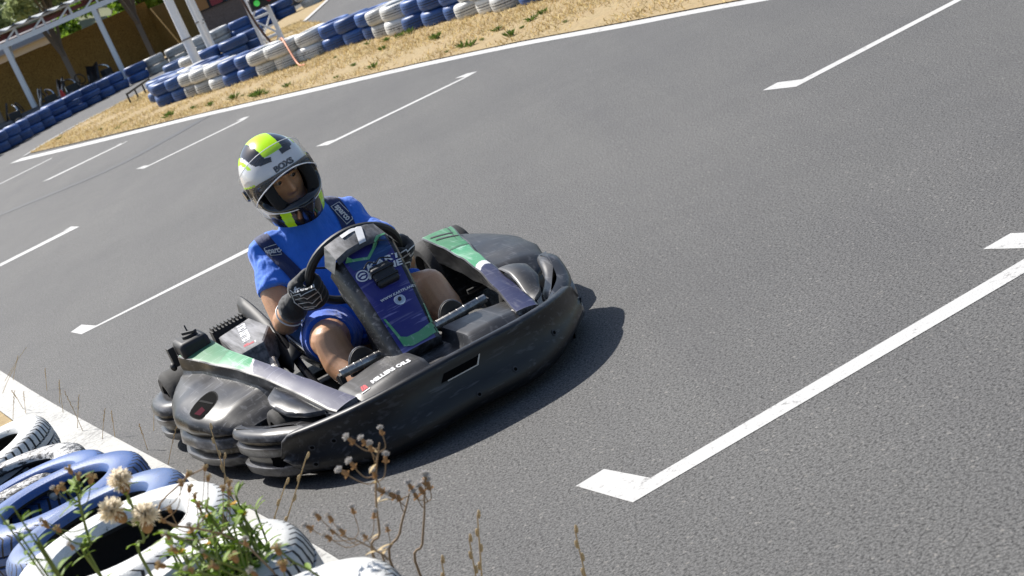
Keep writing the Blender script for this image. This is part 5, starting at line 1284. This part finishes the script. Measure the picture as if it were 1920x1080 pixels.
HM = {k: [headmesh('flower_head', k, s) for s in range(3)] for k in ('fluff', 'thistle', 'bud')}
def leaf(mb, base, d, ln, w, mi=0, droop=.3):
    d = V(*d).normalized(); s = d.cross(V(0, 0, 1)); s = s.normalized() if s.length > .01 else V(1, 0, 0); pr = []
    for t, ww in ((0, .1), (.25, .8), (.5, 1), (.75, .65), (1, .02)):
        c = V(*base) + d * ln * t - V(0, 0, 1) * droop * ln * t * t; pr.append([c - s * w * ww, c + V(0, 0, -w * .25), c + s * w * ww])
    mb.grid(pr, mi)
def plant(name, root, stems, heads, kinds, label, leaves=0, stemr=.0020, smat=None, hs=1.0, lmat=None, leafsize=.036, seed=1):
    r = random.Random(seed); e = empty(name, root); rt = V(*root); sm = MB(); lm = MB(); allp = []
    for s in stems:
        pts = spline([V(*root)] + [V(*p) for p in s], 5); sm.tube([p - rt for p in pts], [lerp(stemr * 1.5, stemr * .8, i / (len(pts) - 1)) for i in range(len(pts))], 7); allp += pts[5:]
    for i, hpos_ in enumerate(heads):
        h = V(*hpos_); low = [p for p in allp if p.z < h.z - .02] or allp; n = min(low, key=lambda p: (p - h).length + max(0, p.z - h.z + .04) * 2)
        mid = lerp(n, h, .5) + V(r.uniform(-.006, .006), 0, -.015); sm.tube([p - rt for p in spline([n, mid, h], 4)], stemr * .55, 6)
        k = kinds[i % len(kinds)]; o = bpy.data.objects.new('flower_head', r.choice(HM[k])); col.objects.link(o); o.parent = e; o.location = h - rt; d = (h - mid).normalized(); o.rotation_euler = d.to_track_quat('Z', 'Y').to_euler(); sc_ = hs * r.uniform(.85, 1.2); o.scale = (sc_,) * 3
    sm.build('stem', [smat or M['stem']], e)
    for k in range(leaves):
        p = r.choice(allp); a = r.uniform(0, 6.3); leaf(lm, p - rt, (math.cos(a), math.sin(a), r.uniform(.1, .9)), leafsize * r.uniform(.6, 1.3), leafsize * .13)
    if leaves: lm.build('leaves', [lmat or M['bleaf']], e, smooth=60, recalc=False)
    return tag(e, label, 'plant', 'wild plants growing by the near tyres')
plant('seed_head_weed', (-.40, 2.9, 0), [BK['A_stem']], BK['A'], ['fluff'], 'tallest dry weed with white fluffy seed heads, in front of the kart bumper', 6, .0019, hs=.85, leafsize=.03, lmat=M['straw'], seed=2)
plant('seed_head_weed', (-.36, 3.05, 0), [BK['B_stem'], BK['B_stem2']], BK['B'], ['fluff'], 'dry weed with two upright stems and white heads beside the tallest weed', 0, .0020, seed=3)
plant('seed_head_weed', (-.34, 2.75, 0), [BK['C_stem']], BK['C'], ['fluff'], 'spreading dry weed with many small white seed heads left of the tallest weed', 4, .0015, hs=.75, leafsize=.03, lmat=M['straw'], seed=4)
plant('thistle', (-.72, 2.9, 0), [BK['D_stem'], BK['D_stem2']], BK['D'][:3], ['thistle'], 'thistle with three large cream fluffy heads in front of the blue tyres', 30, .0024, M['gstem'], 1.0, seed=5)
plant('thistle', (-.82, 2.88, 0), [BK['D_stem2']], BK['D'][3:], ['bud', 'bud', 'fluff'], 'thistle with closed brown buds beside the cream fluffy one', 24, .0018, M['gstem'], .7, seed=6)
plant('dried_flower_weed', (-.62, 2.95, 0), [[V(-.60, 2.95, .6), BK['E_heads'][11], BK['E_heads'][8], BK['E_heads'][1]]], BK['E_heads'], ['bud'], 'weed with small star-shaped golden brown dried heads above the green shrub', 0, .0017, hs=.62, seed=7)
plant('seed_head_weed', (-.45, 2.5, 0), [[V(-.47, 2.5, .6), BK['Gh'][4], BK['Gh'][0]], [V(-.42, 2.5, .6), BK['Gh'][9]]], BK['Gh'], ['fluff', 'bud'], 'blurred low weed with whitish and brown heads at the bottom edge below the shrub', 14, .0020, M['gstem'], .7, seed=8)
# green shrub
e = empty('green_shrub', (-.68, 3.0, 0)); rt = V(-.68, 3.0, 0); tag(e, 'bright green leafy shrub with a few yellow flowers leaning on the white tyre', 'shrub', 'wild plants growing by the near tyres')
sm, lm, fm = MB(), MB(), MB(); r = random.Random(9)
for k in range(32):
    c = V(*BK['E_c'][k % len(BK['E_c'])]) + V(.02 + r.gauss(0, .012), r.gauss(0, .03), r.gauss(0, .014)); P = spline([V(r.uniform(-.03, .03), r.uniform(-.05, .05), 0), lerp(V(0, 0, 0), c - rt, .6) + V(r.gauss(0, .03), r.gauss(0, .03), 0), c - rt], 6); sm.tube(P, .0022, 6)
    for p in P[5:]:
        for q in range(4): a = r.uniform(0, 6.3); leaf(lm, p + V(0, 0, r.uniform(-.01, .01)), (math.cos(a), math.sin(a), r.uniform(.2, 1.4)), r.uniform(.022, .045), .0055)
    if k % 4 == 0:
        for q in range(6): a = 6.28 * q / 6; leaf(fm, P[-1], (math.cos(a), math.sin(a), .6), .012, .004)
sm.build('stem', [M['gstem']], e); lm.build('leaves', [M['bleaf']], e, smooth=60, recalc=False); fm.build('flowers', [M['yellow']], e, smooth=0, recalc=False)
e = empty('leafy_weed', (-.78, 2.6, 0)); rt = V(-.78, 2.6, 0); tag(e, 'weed with narrow pointed green leaves at the left edge in front of the tyres', 'plant', 'wild plants growing by the near tyres')
sm, lm = MB(), MB()
for k, hp in enumerate(BK['F']):
    P = spline([V(0, 0, 0), V(-.03, 0, .5), V(*hp) - rt], 6); sm.tube(P, .0015, 6)
    for p in P[7:]:
        for q in range(2): a = r.uniform(0, 6.3); leaf(lm, p, (math.cos(a), math.sin(a), r.uniform(.1, .9)), r.uniform(.022, .042), .0048)
sm.build('stem', [M['gstem']], e); lm.build('leaves', [M['bleaf']], e, smooth=60, recalc=False)
def stalk(base, tip, rr, label, lean=.0, seedy=True):
    b, t = V(*base), V(*tip); mb = MB(); P = spline([V(0, 0, 0), (t - b) * .5 + V(.01, 0, .03) * (t - b).length, t - b], 7); mb.tube(P, [lerp(rr, rr * .5, i / (len(P) - 1)) for i in range(len(P))], 6)
    if seedy:
        for i, p in enumerate(P[8:]):
            d = (P[-1] - P[-3]).normalized(); s = V((-1) ** i * rr * 1.2, 0, 0); mb.blob(p + s, (rr * 1.3, rr * 1.3, rr * 3.2), 0, 6, 5, d.to_track_quat('Z', 'Y').to_matrix())
    o = mb.build('dry_grass_stalk', [M['straw']]); o.location = b; return tag(o, label, 'grass stalk', 'dry grass stalks')
labs = ['longest bent dry grass ear in front of the bumper end of the kart', 'shorter dry grass ear just below the longest one, over the white edge line', 'upright dry stalk in front of the side pod of the kart', 'short curved stalk beside the upright one near the side pod', 'dry grass ear standing on its own over plain asphalt at the bottom edge', 'single dry stalk furthest right at the bottom edge, below the big grid marking', 'tiny dry ear at the bottom edge left of the lone ear', 'second dry ear right behind the lone ear at the bottom edge']
for (t, b), lb in zip(BK['stalks'], labs):
    d = V(*t) - V(*b); k = b[2] / d.z if d.z > .02 else 1; base = V(*b) - d * k * .35; base.z = 0
    stalk(base, t, .0028, lb)
for x, y, tx, tz in BK['far_stalks']:
    for q in range(1): stalk((x + rnd.uniform(-.05, .05), y, 0), (tx + rnd.uniform(-.06, .06), y + rnd.uniform(-.1, .1), max(.12, tz * rnd.uniform(.8, 1.05))), .0015, 'thin pale dry grass stalk growing along the white edge line', seedy=q == 0)

# --- camera, sun, sky
cam = bpy.data.cameras.new('camera'); co = bpy.data.objects.new('camera', cam); col.objects.link(co); sc.camera = co
cam.sensor_width = 36; cam.lens = 3220 / 1920 * 36; cam.clip_end = 2000; cam.clip_start = .05
co.matrix_world = Matrix.Translation(V(0, 0, 1.61)) @ Matrix.Rotation(R(90 - 13.4), 4, 'X') @ Matrix.Rotation(R(-23.5), 4, 'Z')
cam.dof.use_dof = True; cam.dof.focus_distance = 6.1; cam.dof.aperture_fstop = 9
sd = V(-.57, .72, 1.0).normalized()
sl = bpy.data.lights.new('sun', 'SUN'); so = bpy.data.objects.new('sun', sl); col.objects.link(so); so.rotation_euler = sd.to_track_quat('Z', 'Y').to_euler(); sl.energy = 5.0; sl.angle = R(.53); sl.color = (1, .96, .90)
w = bpy.data.worlds.new('World'); sc.world = w; w.use_nodes = True; nt = w.node_tree; bg = nt.nodes['Background']
sk = nt.nodes.new('ShaderNodeTexSky'); sk.sky_type = 'NISHITA'; sk.sun_disc = False; sk.sun_elevation = math.asin(sd.z); sk.sun_rotation = math.atan2(sd.x, sd.y); sk.altitude = 200; sk.dust_density = 1.5
nt.links.new(sk.outputs[0], bg.inputs[0]); bg.inputs[1].default_value = .092
sc.view_settings.view_transform = 'Standard'; sc.view_settings.look = 'None'; sc.view_settings.exposure = .68; sc.view_settings.gamma = 1
sc.cycles.max_bounces = 6; sc.cycles.transparent_max_bounces = 8
